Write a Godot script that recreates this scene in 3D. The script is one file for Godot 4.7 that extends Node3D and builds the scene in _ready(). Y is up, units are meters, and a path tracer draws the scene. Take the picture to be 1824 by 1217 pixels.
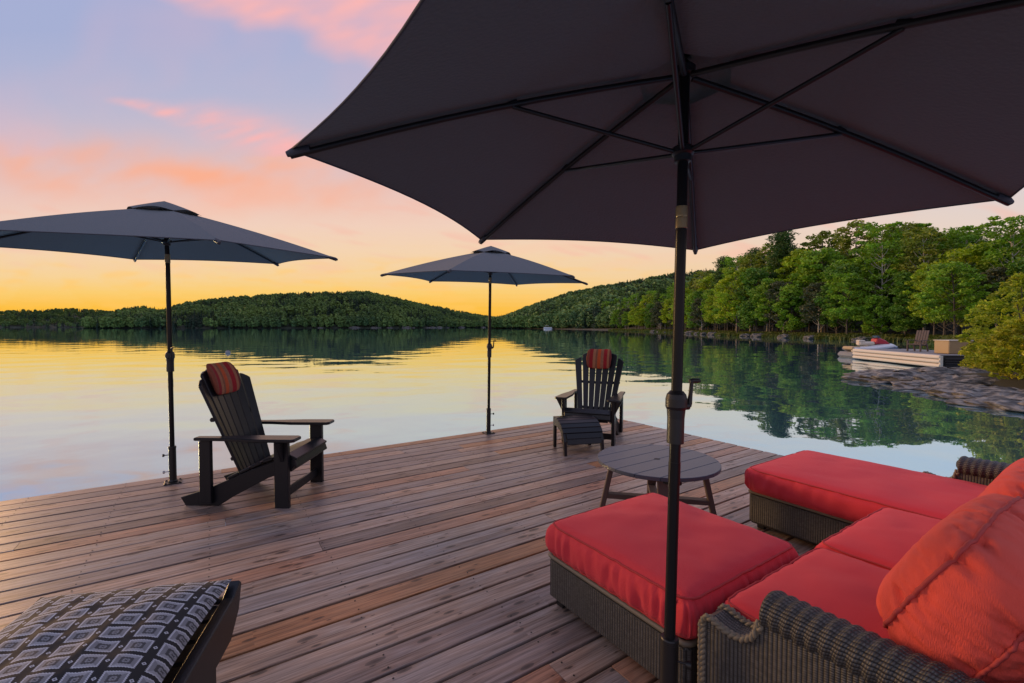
extends Node3D
# A lakeside deck at sunset. Deck top is y = 0, the lake lies at y = WATER.
const WATER := -0.5
const EYE := 1.4
const DECK_TURN := 0.586          # deck axes: local +x runs along the boards, local -z towards the lake
const EDGE_U := 5.2
const EDGE_W := 5.31
var rng := RandomNumberGenerator.new()
var M := {}
var taken := {}

# ------------------------------------------------------------------ mesh builder
class MB:
	var v := PackedVector3Array()
	var n := PackedVector3Array()
	var uv := PackedVector2Array()
	var c := PackedColorArray()
	var idx := PackedInt32Array()
	var col := Color(1, 1, 1)
	func _add(p: Vector3, nn: Vector3, t: Vector2) -> int:
		v.push_back(p); n.push_back(nn); uv.push_back(t); c.push_back(col)
		return v.size() - 1
	func _face(a: int, b: int, d: int) -> void:
		var g := (v[b] - v[a]).cross(v[d] - v[a])
		if g.dot(n[a] + n[b] + n[d]) > 0.0:
			idx.push_back(a); idx.push_back(d); idx.push_back(b)
		else:
			idx.push_back(a); idx.push_back(b); idx.push_back(d)
	func flat_uv(p: Vector3, nn: Vector3) -> Vector2:
		var a := nn.abs()
		if a.y >= a.x and a.y >= a.z: return Vector2(p.x, p.z)
		if a.x >= a.z: return Vector2(p.z, -p.y)
		return Vector2(p.x, -p.y)
	func tri(a: Vector3, b: Vector3, d: Vector3, nn: Vector3) -> void:
		var i := _add(a, nn, flat_uv(a, nn)); _add(b, nn, flat_uv(b, nn)); _add(d, nn, flat_uv(d, nn))
		_face(i, i + 1, i + 2)
	func quad(a: Vector3, b: Vector3, d: Vector3, e: Vector3, nn: Vector3) -> void:
		var i := _add(a, nn, flat_uv(a, nn)); _add(b, nn, flat_uv(b, nn)); _add(d, nn, flat_uv(d, nn)); _add(e, nn, flat_uv(e, nn))
		_face(i, i + 1, i + 2); _face(i, i + 2, i + 3)
	func quad_uv(p: Array, nn: Vector3, t: Array) -> void:
		var i := v.size()
		for k in 4: _add(p[k], nn, t[k])
		_face(i, i + 1, i + 2); _face(i, i + 2, i + 3)
	func box(at: Vector3, size: Vector3, bev := 0.004, bs := Basis.IDENTITY) -> void:
		var h := size / 2.0
		bev = minf(bev, minf(h.x, minf(h.y, h.z)) * 0.9)
		var ax := [Vector3(1, 0, 0), Vector3(0, 1, 0), Vector3(0, 0, 1)]
		var q := h - Vector3(bev, bev, bev)
		for k in 3:
			var a: Vector3 = ax[k]; var b: Vector3 = ax[(k + 1) % 3]; var d: Vector3 = ax[(k + 2) % 3]
			var hb: Vector3 = b * q; var hd: Vector3 = d * q
			for s in [-1.0, 1.0]:
				var o: Vector3 = a * h * s
				quad(at + bs * (o + hb + hd), at + bs * (o - hb + hd), at + bs * (o - hb - hd), at + bs * (o + hb - hd), (bs * a) * s)
			for s in [-1.0, 1.0]:
				for t in [-1.0, 1.0]:
					var ha: Vector3 = a * q
					var p1: Vector3 = b * h * s + d * q * t
					var p2: Vector3 = b * q * s + d * h * t
					quad(at + bs * (p1 + ha), at + bs * (p1 - ha), at + bs * (p2 - ha), at + bs * (p2 + ha), (bs * (b * s + d * t)).normalized())
		for sx in [-1.0, 1.0]:
			for sy in [-1.0, 1.0]:
				for sz in [-1.0, 1.0]:
					var s := Vector3(sx, sy, sz)
					tri(at + bs * (s * Vector3(h.x, q.y, q.z)), at + bs * (s * Vector3(q.x, h.y, q.z)), at + bs * (s * Vector3(q.x, q.y, h.z)), (bs * s).normalized())
	# a grid of points, smooth; out: a point inside (mode 0) or a direction it faces (mode 1)
	func grid(p: PackedVector3Array, nu: int, nv: int, wu: bool, wv: bool, out: Vector3, mode := 0, us := 1.0, vs := 1.0) -> void:
		var base := v.size()
		var nn := PackedVector3Array(); nn.resize(nu * nv)
		var sgn := 0.0
		for j in nv:
			for i in nu:
				var i0 := (i - 1 + nu) % nu if wu else maxi(i - 1, 0)
				var i1 := (i + 1) % nu if wu else mini(i + 1, nu - 1)
				var j0 := (j - 1 + nv) % nv if wv else maxi(j - 1, 0)
				var j1 := (j + 1) % nv if wv else mini(j + 1, nv - 1)
				var a := p[j * nu + i1] - p[j * nu + i0]
				var b := p[j1 * nu + i] - p[j0 * nu + i]
				var g := a.cross(b)
				if g.length_squared() < 1e-20: g = Vector3(0, 1e-9, 0)
				g = g.normalized()
				nn[j * nu + i] = g
				sgn += g.dot((p[j * nu + i] - out).normalized()) if mode == 0 else g.dot(out)
		if sgn < 0.0:
			for k in nn.size(): nn[k] = -nn[k]
		for j in nv + (1 if wv else 0):
			for i in nu + (1 if wu else 0):
				var k := (j % nv) * nu + (i % nu)
				_add(p[k], nn[k], Vector2(float(i) / float(nu if wu else nu - 1) * us, float(j) / float(nv if wv else nv - 1) * vs))
		var w := nu + (1 if wu else 0)
		for j in nv + (1 if wv else 0) - 1:
			for i in w - 1:
				var a := base + j * w + i
				_face(a, a + 1, a + w + 1); _face(a, a + w + 1, a + w)
	func frame_of(t: Vector3) -> Array:
		var r := Vector3.UP if absf(t.y) < 0.9 else Vector3.RIGHT
		var a := t.cross(r).normalized()
		return [a, a.cross(t).normalized()]
	func tube(path: Array, radius, sides := 8, caps := true, closed := false) -> void:
		var m := path.size()
		var p := PackedVector3Array()
		var a := Vector3.ZERO
		var cent := Vector3.ZERO
		for k in m:
			var t: Vector3
			if closed: t = (path[(k + 1) % m] - path[(k - 1 + m) % m]).normalized()
			else: t = (path[mini(k + 1, m - 1)] - path[maxi(k - 1, 0)]).normalized()
			if k == 0: a = frame_of(t)[0]
			else: a = (a - t * a.dot(t)).normalized()
			var b := t.cross(a)
			var r: float = radius[k] if radius is Array else radius
			for s in sides:
				var f := TAU * s / sides
				p.push_back(path[k] + (a * cos(f) + b * sin(f)) * r)
			cent += path[k]
		# normals from the axis, so that bends never confuse the direction
		var base := v.size()
		for k in m + (1 if closed else 0):
			for s in sides + 1:
				var q := p[(k % m) * sides + s % sides]
				_add(q, (q - path[k % m]).normalized(), Vector2(float(s) / sides, float(k) / m))
		for k in m - (0 if closed else 1):
			for s in sides:
				var i := base + k * (sides + 1) + s
				_face(i, i + 1, i + sides + 2); _face(i, i + sides + 2, i + sides + 1)
		if caps and not closed:
			for e in 2:
				var k := 0 if e == 0 else m - 1
				var t: Vector3 = (path[0] - path[1]).normalized() if e == 0 else (path[m - 1] - path[m - 2]).normalized()
				var o := _add(path[k], t, Vector2.ZERO)
				for s in sides: _add(p[k * sides + s], t, Vector2.ZERO)
				for s in sides: _face(o, o + 1 + s, o + 1 + (s + 1) % sides)
	# profile of (radius, height) turned round +y of xf
	func lathe(prof: Array, sides: int, xf := Transform3D.IDENTITY) -> void:
		for k in prof.size() - 1:
			var a: Vector2 = prof[k]; var b: Vector2 = prof[k + 1]
			var d := (b - a).normalized()
			var base := v.size()
			for s in sides + 1:
				var f := TAU * s / sides
				var r := Vector3(cos(f), 0, sin(f))
				var nn := (xf.basis * (r * d.y - Vector3(0, d.x, 0))).normalized()
				_add(xf * (r * a.x + Vector3(0, a.y, 0)), nn, Vector2(float(s) / sides, a.y))
				_add(xf * (r * b.x + Vector3(0, b.y, 0)), nn, Vector2(float(s) / sides, b.y))
			for s in sides:
				var i := base + s * 2
				_face(i, i + 2, i + 3); _face(i, i + 3, i + 1)
	# outline in xy pushed from z0 to z1, with a chamfer, placed by xf
	func prism(poly: Array, z0: float, z1: float, xf := Transform3D.IDENTITY, bev := 0.003) -> void:
		var pts := PackedVector2Array()
		for q in poly: pts.push_back(q)
		if Geometry2D.is_polygon_clockwise(pts): pts.reverse()
		var m := pts.size()
		var inn := PackedVector2Array()
		for k in m:
			var e0 := (pts[k] - pts[(k - 1 + m) % m]).normalized()
			var e1 := (pts[(k + 1) % m] - pts[k]).normalized()
			var n0 := Vector2(e0.y, -e0.x); var n1 := Vector2(e1.y, -e1.x)
			var bi := (n0 + n1).normalized()
			inn.push_back(pts[k] - bi * bev / maxf(bi.dot(n0), 0.35))
		var ids := Geometry2D.triangulate_polygon(inn)
		var zs := [z0, z1]
		for e in 2:
			var zz: float = zs[e]
			var nn := (xf.basis * Vector3(0, 0, -1.0 if e == 0 else 1.0)).normalized()
			for k in range(0, ids.size(), 3):
				var a := inn[ids[k]]; var b := inn[ids[k + 1]]; var d := inn[ids[k + 2]]
				tri(xf * Vector3(a.x, a.y, zz), xf * Vector3(b.x, b.y, zz), xf * Vector3(d.x, d.y, zz), nn)
		for k in m:
			var a := pts[k]; var b := pts[(k + 1) % m]
			var ia := inn[k]; var ib := inn[(k + 1) % m]
			var e := (b - a).normalized()
			var on := Vector3(e.y, -e.x, 0)
			quad(xf * Vector3(a.x, a.y, z0 + bev), xf * Vector3(b.x, b.y, z0 + bev), xf * Vector3(b.x, b.y, z1 - bev), xf * Vector3(a.x, a.y, z1 - bev), (xf.basis * on).normalized())
			quad(xf * Vector3(a.x, a.y, z0 + bev), xf * Vector3(b.x, b.y, z0 + bev), xf * Vector3(ib.x, ib.y, z0), xf * Vector3(ia.x, ia.y, z0), (xf.basis * (on + Vector3(0, 0, -1))).normalized())
			quad(xf * Vector3(a.x, a.y, z1 - bev), xf * Vector3(b.x, b.y, z1 - bev), xf * Vector3(ib.x, ib.y, z1), xf * Vector3(ia.x, ia.y, z1), (xf.basis * (on + Vector3(0, 0, 1))).normalized())
	# a plain quad leaf: centre, two half axes
	func leaf(p: Vector3, a: Vector3, b: Vector3) -> void:
		var nn := a.cross(b).normalized()
		if nn.y < 0.0: nn = -nn
		var i := _add(p - a, nn, Vector2(0, 0.5)); _add(p + b, nn, Vector2(0.5, 1)); _add(p + a, nn, Vector2(1, 0.5)); _add(p - b, nn, Vector2(0.5, 0))
		_face(i, i + 1, i + 2); _face(i, i + 2, i + 3)
	func mesh(with_color := false) -> ArrayMesh:
		var am := ArrayMesh.new()
		var arr := []
		arr.resize(Mesh.ARRAY_MAX)
		arr[Mesh.ARRAY_VERTEX] = v; arr[Mesh.ARRAY_NORMAL] = n; arr[Mesh.ARRAY_TEX_UV] = uv
		if with_color: arr[Mesh.ARRAY_COLOR] = c
		arr[Mesh.ARRAY_INDEX] = idx
		am.add_surface_from_arrays(Mesh.PRIMITIVE_TRIANGLES, arr)
		return am

# ------------------------------------------------------------------ naming
func numbered(called: String) -> String:
	if not taken.has(called):
		taken[called] = 0
		return called
	taken[called] += 1
	return "%s_%03d" % [called, taken[called]]

func tag(o: Node, label: String, category: String, group := "", kind := "") -> void:
	if label: o.set_meta("label", label)
	if category: o.set_meta("category", category)
	if group: o.set_meta("group", group)
	if kind: o.set_meta("kind", kind)

func thing(called: String, label: String, category: String, at := Vector3.ZERO, turn := 0.0, group := "") -> Node3D:
	var o := Node3D.new()
	o.name = numbered(called)
	add_child(o)
	o.position = at
	o.rotation.y = turn
	tag(o, label, category, group)
	return o

func part(called: String, mb: MB, m: Material, parent: Node, colored := false) -> MeshInstance3D:
	return part_mesh(called, mb.mesh(colored), m, parent)

func part_mesh(called: String, me: Mesh, m: Material, parent: Node) -> MeshInstance3D:
	var o := MeshInstance3D.new()
	o.name = called if parent != self else numbered(called)
	o.mesh = me
	o.material_override = m
	o.cast_shadow = GeometryInstance3D.SHADOW_CASTING_SETTING_ON
	parent.add_child(o, true)
	return o

func copy(o: Node3D, called: String, at: Vector3, turn: float, label := "") -> Node3D:
	var r: Node3D = o.duplicate()
	r.name = numbered(called)
	add_child(r)
	r.position = at
	r.rotation.y = turn
	if label: r.set_meta("label", label)
	return r

func deck_at(u: float, w: float, h := 0.0) -> Vector3:
	return Basis(Vector3.UP, DECK_TURN) * Vector3(u, h, -w)

# ------------------------------------------------------------------ materials
func lin(r: float, g: float, b: float) -> Color:
	return Color(r, g, b).linear_to_srgb()

func mat(color: Color, rough := 0.7, metal := 0.0) -> StandardMaterial3D:
	var m := StandardMaterial3D.new()
	m.albedo_color = color
	m.roughness = rough
	m.metallic = metal
	return m

func noise(seed_: int, freq: float, octaves := 4) -> FastNoiseLite:
	var f := FastNoiseLite.new()
	f.seed = seed_
	f.frequency = freq
	f.fractal_octaves = octaves
	f.noise_type = FastNoiseLite.TYPE_SIMPLEX_SMOOTH
	return f

func tex(im: Image) -> ImageTexture:
	return ImageTexture.create_from_image(im)

func add_bump(m: StandardMaterial3D, im: Image, depth_cm: float) -> void:
	m.heightmap_enabled = true
	m.heightmap_texture = tex(im)
	m.heightmap_scale = depth_cm

func wood_images() -> Array:
	var W_ := 1024; var H_ := 512
	var data := PackedByteArray(); data.resize(W_ * H_ * 3)
	var bump := PackedByteArray(); bump.resize(W_ * H_)
	var g1 := noise(5, 1.0, 3); var g2 := noise(9, 1.0, 2); var g3 := noise(17, 1.0, 3)
	var r := RandomNumberGenerator.new(); r.seed = 77
	var knots := []                               # four strips, each as wide as a board
	for s in 4:
		var row := []
		for k in 12: row.push_back([r.randf() * W_, r.randf_range(0.10, 0.90) * 128.0, r.randf_range(5.5, 12.0) if k > 6 else r.randf_range(2.0, 4.5)])
		knots.push_back(row)
	for y in H_:
		var strip := y / 128
		var yy := float(y % 128)
		var row: Array = knots[strip]
		for x in W_:
			var fx := float(x)
			var bend := 0.0; var dark := 0.0; var halo := 0.0
			for kn in row:
				var dx: float = fx - kn[0]
				if dx > 512.0: dx -= 1024.0
				elif dx < -512.0: dx += 1024.0
				if absf(dx) > 90.0: continue
				var dy: float = (yy - kn[1])
				var rr: float = kn[2]
				var d := sqrt(dx * dx * 0.4 + dy * dy) / rr
				bend += dy / (d * d + 0.6) * 0.55
				if d < 1.0: dark = maxf(dark, 1.0 - d * 0.35)
				elif d < 2.4: halo = maxf(halo, (2.4 - d) / 1.4)
			var v := yy - bend
			# wrap along x through two blended lookups is not needed: boards start at random offsets and rarely show the seam
			var n1 := g1.get_noise_3d(fx * 0.0035, v * 0.055, strip * 7.3)
			var n2 := g2.get_noise_3d(fx * 0.012, v * 0.32, strip * 3.1)
			var n3 := g3.get_noise_3d(fx * 0.006, v * 0.02, strip * 11.7 + 40.0)
			var n4 := g2.get_noise_3d(fx * 0.05, v * 0.9, strip * 3.1 + 9.0)
			var ring := sin((v * 0.22 + n1 * 5.0) * 2.2) * 0.5 + 0.5
			var t := clampf(0.5 + n1 * 0.55 + n2 * 0.30 + (ring - 0.5) * 0.22 + n4 * 0.12, 0.0, 1.0)
			var w := clampf(0.5 + n3 * 1.3, 0.0, 1.0)        # silvered against reddish patches
			var cr := lerpf(0.18, 0.64, t); var cg := lerpf(0.100, 0.45, t); var cb := lerpf(0.058, 0.325, t)
			var grey := (cr + cg + cb) / 3.0
			cr = lerpf(cr, grey * 1.06, w * 0.34); cg = lerpf(cg, grey * 1.0, w * 0.34); cb = lerpf(cb, grey * 0.94, w * 0.34)
			var h := halo * 0.45
			cr = lerpf(cr, 0.32, h); cg = lerpf(cg, 0.165, h); cb = lerpf(cb, 0.085, h)
			cr = lerpf(cr, 0.062, dark); cg = lerpf(cg, 0.036, dark); cb = lerpf(cb, 0.024, dark)
			var o := (y * W_ + x) * 3
			data[o] = int(255.0 * pow(cr, 0.4545)); data[o + 1] = int(255.0 * pow(cg, 0.4545)); data[o + 2] = int(255.0 * pow(cb, 0.4545))
			bump[y * W_ + x] = int(clampf(128.0 + n2 * 70.0 + n4 * 50.0 - dark * 30.0, 0.0, 255.0))
	return [Image.create_from_data(W_, H_, false, Image.FORMAT_RGB8, data), Image.create_from_data(W_, H_, false, Image.FORMAT_L8, bump)]

# woven cane: 16 stakes across and 32 weavers up in one tile
func wicker_images() -> Array:
	var S := 512
	var data := PackedByteArray(); data.resize(S * S * 3)
	var bump := PackedByteArray(); bump.resize(S * S)
	var r := RandomNumberGenerator.new(); r.seed = 31
	var tone := []
	for k in 33 * 17: tone.push_back(r.randf_range(0.6, 1.25))
	for y in S:
		var wv := y / 16
		var fy := (y % 16) / 16.0
		for x in S:
			var st := x / 32
			var fx := (x % 32) / 32.0
			var column := pow(sin(fx * PI), 0.55)                # upright ribs, each wrapped by fine strands
			var strand := pow(absf(sin((fy + (0.5 if st % 2 == 1 else 0.0) + (fx - 0.5) * 0.35) * PI)), 0.7)
			var hgt := column * (0.45 + 0.55 * strand)
			var tn: float = tone[wv * 17 + st]
			var k := clampf((hgt - 0.22) * 1.45, 0.0, 1.0) * tn   # thin strands, dark gaps between them
			var o := (y * S + x) * 3
			data[o] = int(255.0 * pow(clampf(0.005 + 0.080 * k, 0.0, 1.0), 0.4545))
			data[o + 1] = int(255.0 * pow(clampf(0.005 + 0.078 * k, 0.0, 1.0), 0.4545))
			data[o + 2] = int(255.0 * pow(clampf(0.005 + 0.075 * k, 0.0, 1.0), 0.4545))
			bump[y * S + x] = int(255.0 * clampf(hgt, 0.0, 1.0))
	return [Image.create_from_data(S, S, false, Image.FORMAT_RGB8, data), Image.create_from_data(S, S, false, Image.FORMAT_L8, bump)]

func stripe_image() -> Image:
	var S := 256
	var im := Image.create(S, 64, false, Image.FORMAT_RGB8)
	var bands := [[0.0, Color(0.50, 0.25, 0.17)], [0.13, Color(0.55, 0.07, 0.09)], [0.26, Color(0.62, 0.40, 0.27)], [0.36, Color(0.50, 0.30, 0.20)], [0.44, Color(0.72, 0.30, 0.12)], [0.56, Color(0.56, 0.36, 0.26)], [0.68, Color(0.58, 0.07, 0.10)], [0.82, Color(0.60, 0.38, 0.26)], [0.90, Color(0.42, 0.16, 0.13)]]
	var r := RandomNumberGenerator.new(); r.seed = 4
	for x in S:
		var f := x / float(S)
		var cc: Color = bands[0][1]
		for b in bands:
			if f >= b[0]: cc = b[1]
		for y in 64:
			var k := r.randf_range(0.86, 1.12) * (0.93 + 0.1 * float((x + y) % 2))
			im.set_pixel(x, y, Color(clampf(cc.r * k, 0, 1), clampf(cc.g * k, 0, 1), clampf(cc.b * k, 0, 1)))
	return im

# woven print: stepped lozenge rings on black with tiny diamonds between them
func lozenge_image() -> Image:
	var S := 256
	var im := Image.create(S, S, false, Image.FORMAT_RGB8)
	var r := RandomNumberGenerator.new(); r.seed = 8
	for y in S:
		for x in S:
			var val := 0.014
			var u := x / float(S); var w := y / float(S)
			# two medallions to a tile, half a step apart
			for cell in [Vector2(0.25, 0.25), Vector2(0.75, 0.75), Vector2(0.75, 0.25), Vector2(0.25, 0.75)]:
				var du := absf(u - cell.x); var dw := absf(w - cell.y)
				var tooth := (absf(fmod(w * 24.0, 1.0) - 0.5)) * 0.03
				var tooth2 := (absf(fmod(u * 24.0, 1.0) - 0.5)) * 0.03
				var d := maxf((du + tooth) / 0.185, (dw + tooth2) / 0.205)
				if d < 1.0:
					if d > 0.86: val = 0.48
					elif d > 0.52: val = 0.20 if du > dw * 0.9 else 0.30
					elif d > 0.30: val = 0.06
					elif d > 0.14: val = 0.22
					else: val = 0.05
			for cell in [Vector2(0.0, 0.25), Vector2(0.5, 0.25), Vector2(1.0, 0.25), Vector2(0.0, 0.75), Vector2(0.5, 0.75), Vector2(1.0, 0.75)]:
				var d2 := absf(u - cell.x) / 0.038 + absf(w - cell.y) / 0.05
				if d2 < 1.0: val = 0.5 if d2 > 0.45 else 0.1
			val *= r.randf_range(0.9, 1.1)
			var cc := Color(val * 0.95, val * 0.97, val * 1.05)
			im.set_pixel(x, y, cc.linear_to_srgb())
	return im

func make_materials() -> void:
	var wi := wood_images()
	var wt := tex(wi[0]); 
	var bt := tex(wi[1])
	M.board = []
	for tint in [Color(1, 1, 1), Color(0.86, 0.88, 0.93), Color(1.04, 0.90, 0.82), Color(0.78, 0.77, 0.78), Color(1.06, 1.02, 1.0), Color(1.02, 0.84, 0.66), Color(0.93, 0.97, 1.02)]:
		var m := mat(Color(tint.r * 0.93, tint.g * 0.94, tint.b * 0.96), 0.40)
		m.albedo_texture = wt
		m.heightmap_enabled = true
		m.heightmap_texture = bt
		m.heightmap_scale = 0.12
		M.board.push_back(m)
	M.joist = mat(lin(0.10, 0.065, 0.045), 0.9)
	var ki := wicker_images()
	M.wicker = mat(Color(1, 1, 1), 0.5)
	M.wicker.albedo_texture = tex(ki[0])
	add_bump(M.wicker, ki[1], 0.35)
	M.wicker.uv1_scale = Vector3(4.6, 4.6, 1)
	M.wicker_tan = mat(Color(1.0, 1.0, 1.0), 0.6)
	M.wicker_tan.albedo_texture = M.wicker.albedo_texture
	M.wicker_tan.albedo_color = Color(1, 1, 1)
	M.tan = mat(lin(0.42, 0.30, 0.16), 0.7)
	M.braid = mat(lin(0.17, 0.145, 0.105), 0.55)
	var fab := noise(3, 0.09, 3).get_seamless_image(256, 256)
	var weave := Image.create(128, 128, false, Image.FORMAT_L8)
	for y in 128:
		for x in 128:
			var a := 0.5 + 0.5 * sin(x * TAU / 4.0) * sin(y * TAU / 4.0)
			weave.set_pixel(x, y, Color(a, a, a))
	M.red = mat(lin(0.62, 0.033, 0.050), 0.85)
	M.red.uv1_triplanar = true
	M.red.uv1_scale = Vector3(9, 9, 9)
	add_bump(M.red, fab, 0.12)
	M.red.rim_enabled = true; M.red.rim = 0.6; M.red.rim_tint = 0.6
	M.red_piping = mat(lin(0.42, 0.03, 0.035), 0.8)
	M.coral = mat(lin(0.74, 0.082, 0.055), 0.85)
	M.coral.uv1_triplanar = true
	M.coral.uv1_scale = Vector3(14, 3, 14)
	add_bump(M.coral, fab, 0.16)
	M.coral.rim_enabled = true; M.coral.rim = 0.4; M.coral.rim_tint = 0.6
	M.coral_piping = mat(lin(0.42, 0.05, 0.045), 0.8)
	var grain := noise(12, 0.05, 4).get_seamless_image(256, 256)
	M.black = mat(lin(0.0095, 0.0105, 0.0135), 0.30)          # recycled plastic lumber
	M.black.uv1_triplanar = true
	M.black.uv1_scale = Vector3(6, 40, 6)
	add_bump(M.black, grain, 0.05)
	M.black.metallic_specular = 0.4
	M.slate = mat(lin(0.052, 0.070, 0.102), 0.38)
	M.slate.uv1_triplanar = true
	M.slate.uv1_scale = Vector3(6, 30, 6)
	add_bump(M.slate, grain, 0.06)
	M.pole = mat(lin(0.012, 0.012, 0.013), 0.28)
	M.pole.metallic_specular = 0.3
	M.pole_matt = mat(lin(0.009, 0.009, 0.010), 0.45)
	M.brass = mat(lin(0.30, 0.24, 0.14), 0.4, 0.7)
	M.steel = mat(lin(0.5, 0.5, 0.5), 0.3, 1.0)
	M.canopy = mat(lin(0.112, 0.128, 0.138), 0.85)
	M.canopy.uv1_triplanar = true
	M.canopy.uv1_scale = Vector3(2.5, 2.5, 2.5)
	add_bump(M.canopy, fab, 0.35)
	M.canopy.backlight_enabled = true
	M.canopy.backlight = Color(0.075, 0.07, 0.065)
	M.hem = mat(lin(0.06, 0.062, 0.075), 0.9)
	M.stripes = mat(Color(1, 1, 1), 0.9)
	M.stripes.albedo_texture = tex(stripe_image())
	M.lozenge = mat(Color(1, 1, 1), 0.85)
	M.lozenge.albedo_texture = tex(lozenge_image())
	# lake
	M.water = mat(lin(0.36, 0.74, 1.0), 0.015, 0.92)
	var ripple := noise(21, 0.012, 3).get_seamless_image(512, 512)
	ripple.bump_map_to_normal_map(2.0)
	M.water.normal_enabled = true
	M.water.normal_texture = tex(ripple)
	M.water.normal_scale = 0.05
	# land
	M.soil = mat(lin(0.045, 0.042, 0.022), 0.95)
	M.hill = mat(lin(0.025, 0.035, 0.018), 0.95)
	M.bark = mat(lin(0.10, 0.085, 0.07), 0.9)
	M.birch = mat(lin(0.44, 0.41, 0.36), 0.85)
	M.leaf = mat(Color(1, 1, 1), 0.6)
	M.leaf.vertex_color_use_as_albedo = true
	M.leaf.backlight_enabled = true
	M.leaf.backlight = Color(0.75, 0.8, 0.35)
	M.far_leaf = mat(Color(1, 1, 1), 0.8)
	M.far_leaf.vertex_color_use_as_albedo = true
	var rockn := noise(44, 0.02, 5)
	var ri := rockn.get_seamless_image(256, 256)
	M.rock = mat(Color(1, 1, 1), 0.85)
	var rc := Image.create(256, 256, false, Image.FORMAT_RGB8)
	for y in 256:
		for x in 256:
			var t := ri.get_pixel(x, y).r
			rc.set_pixel(x, y, Color(0.045, 0.044, 0.042).lerp(Color(0.28, 0.265, 0.24), smoothstep(0.25, 0.8, t)).linear_to_srgb())
	M.rock.albedo_texture = tex(rc)
	M.rock.uv1_triplanar = true
	M.rock.uv1_world_triplanar = true
	M.rock.uv1_scale = Vector3(0.5, 0.9, 0.5)
	add_bump(M.rock, ri, 6.0)
	M.cream = mat(lin(0.62, 0.55, 0.44), 0.5)
	M.dock_dark = mat(lin(0.02, 0.02, 0.02), 0.7)
	M.dock_grey = mat(lin(0.22, 0.22, 0.22), 0.8)
	M.white = mat(lin(0.72, 0.72, 0.72), 0.3)
	M.boat_red = mat(lin(0.42, 0.02, 0.04), 0.3)
	M.boat_blue = mat(lin(0.02, 0.06, 0.12), 0.3)
	M.brown = mat(lin(0.09, 0.065, 0.06), 0.6)

# ------------------------------------------------------------------ sky
func ramp(stops: Array, x: float) -> Vector3:
	for k in stops.size() - 1:
		if x <= stops[k + 1][0]:
			var f: float = (x - stops[k][0]) / (stops[k + 1][0] - stops[k][0])
			f = clampf(f, 0.0, 1.0)
			return (stops[k][1] as Vector3).lerp(stops[k + 1][1], f)
	return stops[stops.size() - 1][1]

func rgb(r: float, g: float, b: float) -> Vector3:
	var c := Color(r / 255.0, g / 255.0, b / 255.0).srgb_to_linear()
	return Vector3(c.r, c.g, c.b) * 0.95

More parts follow.
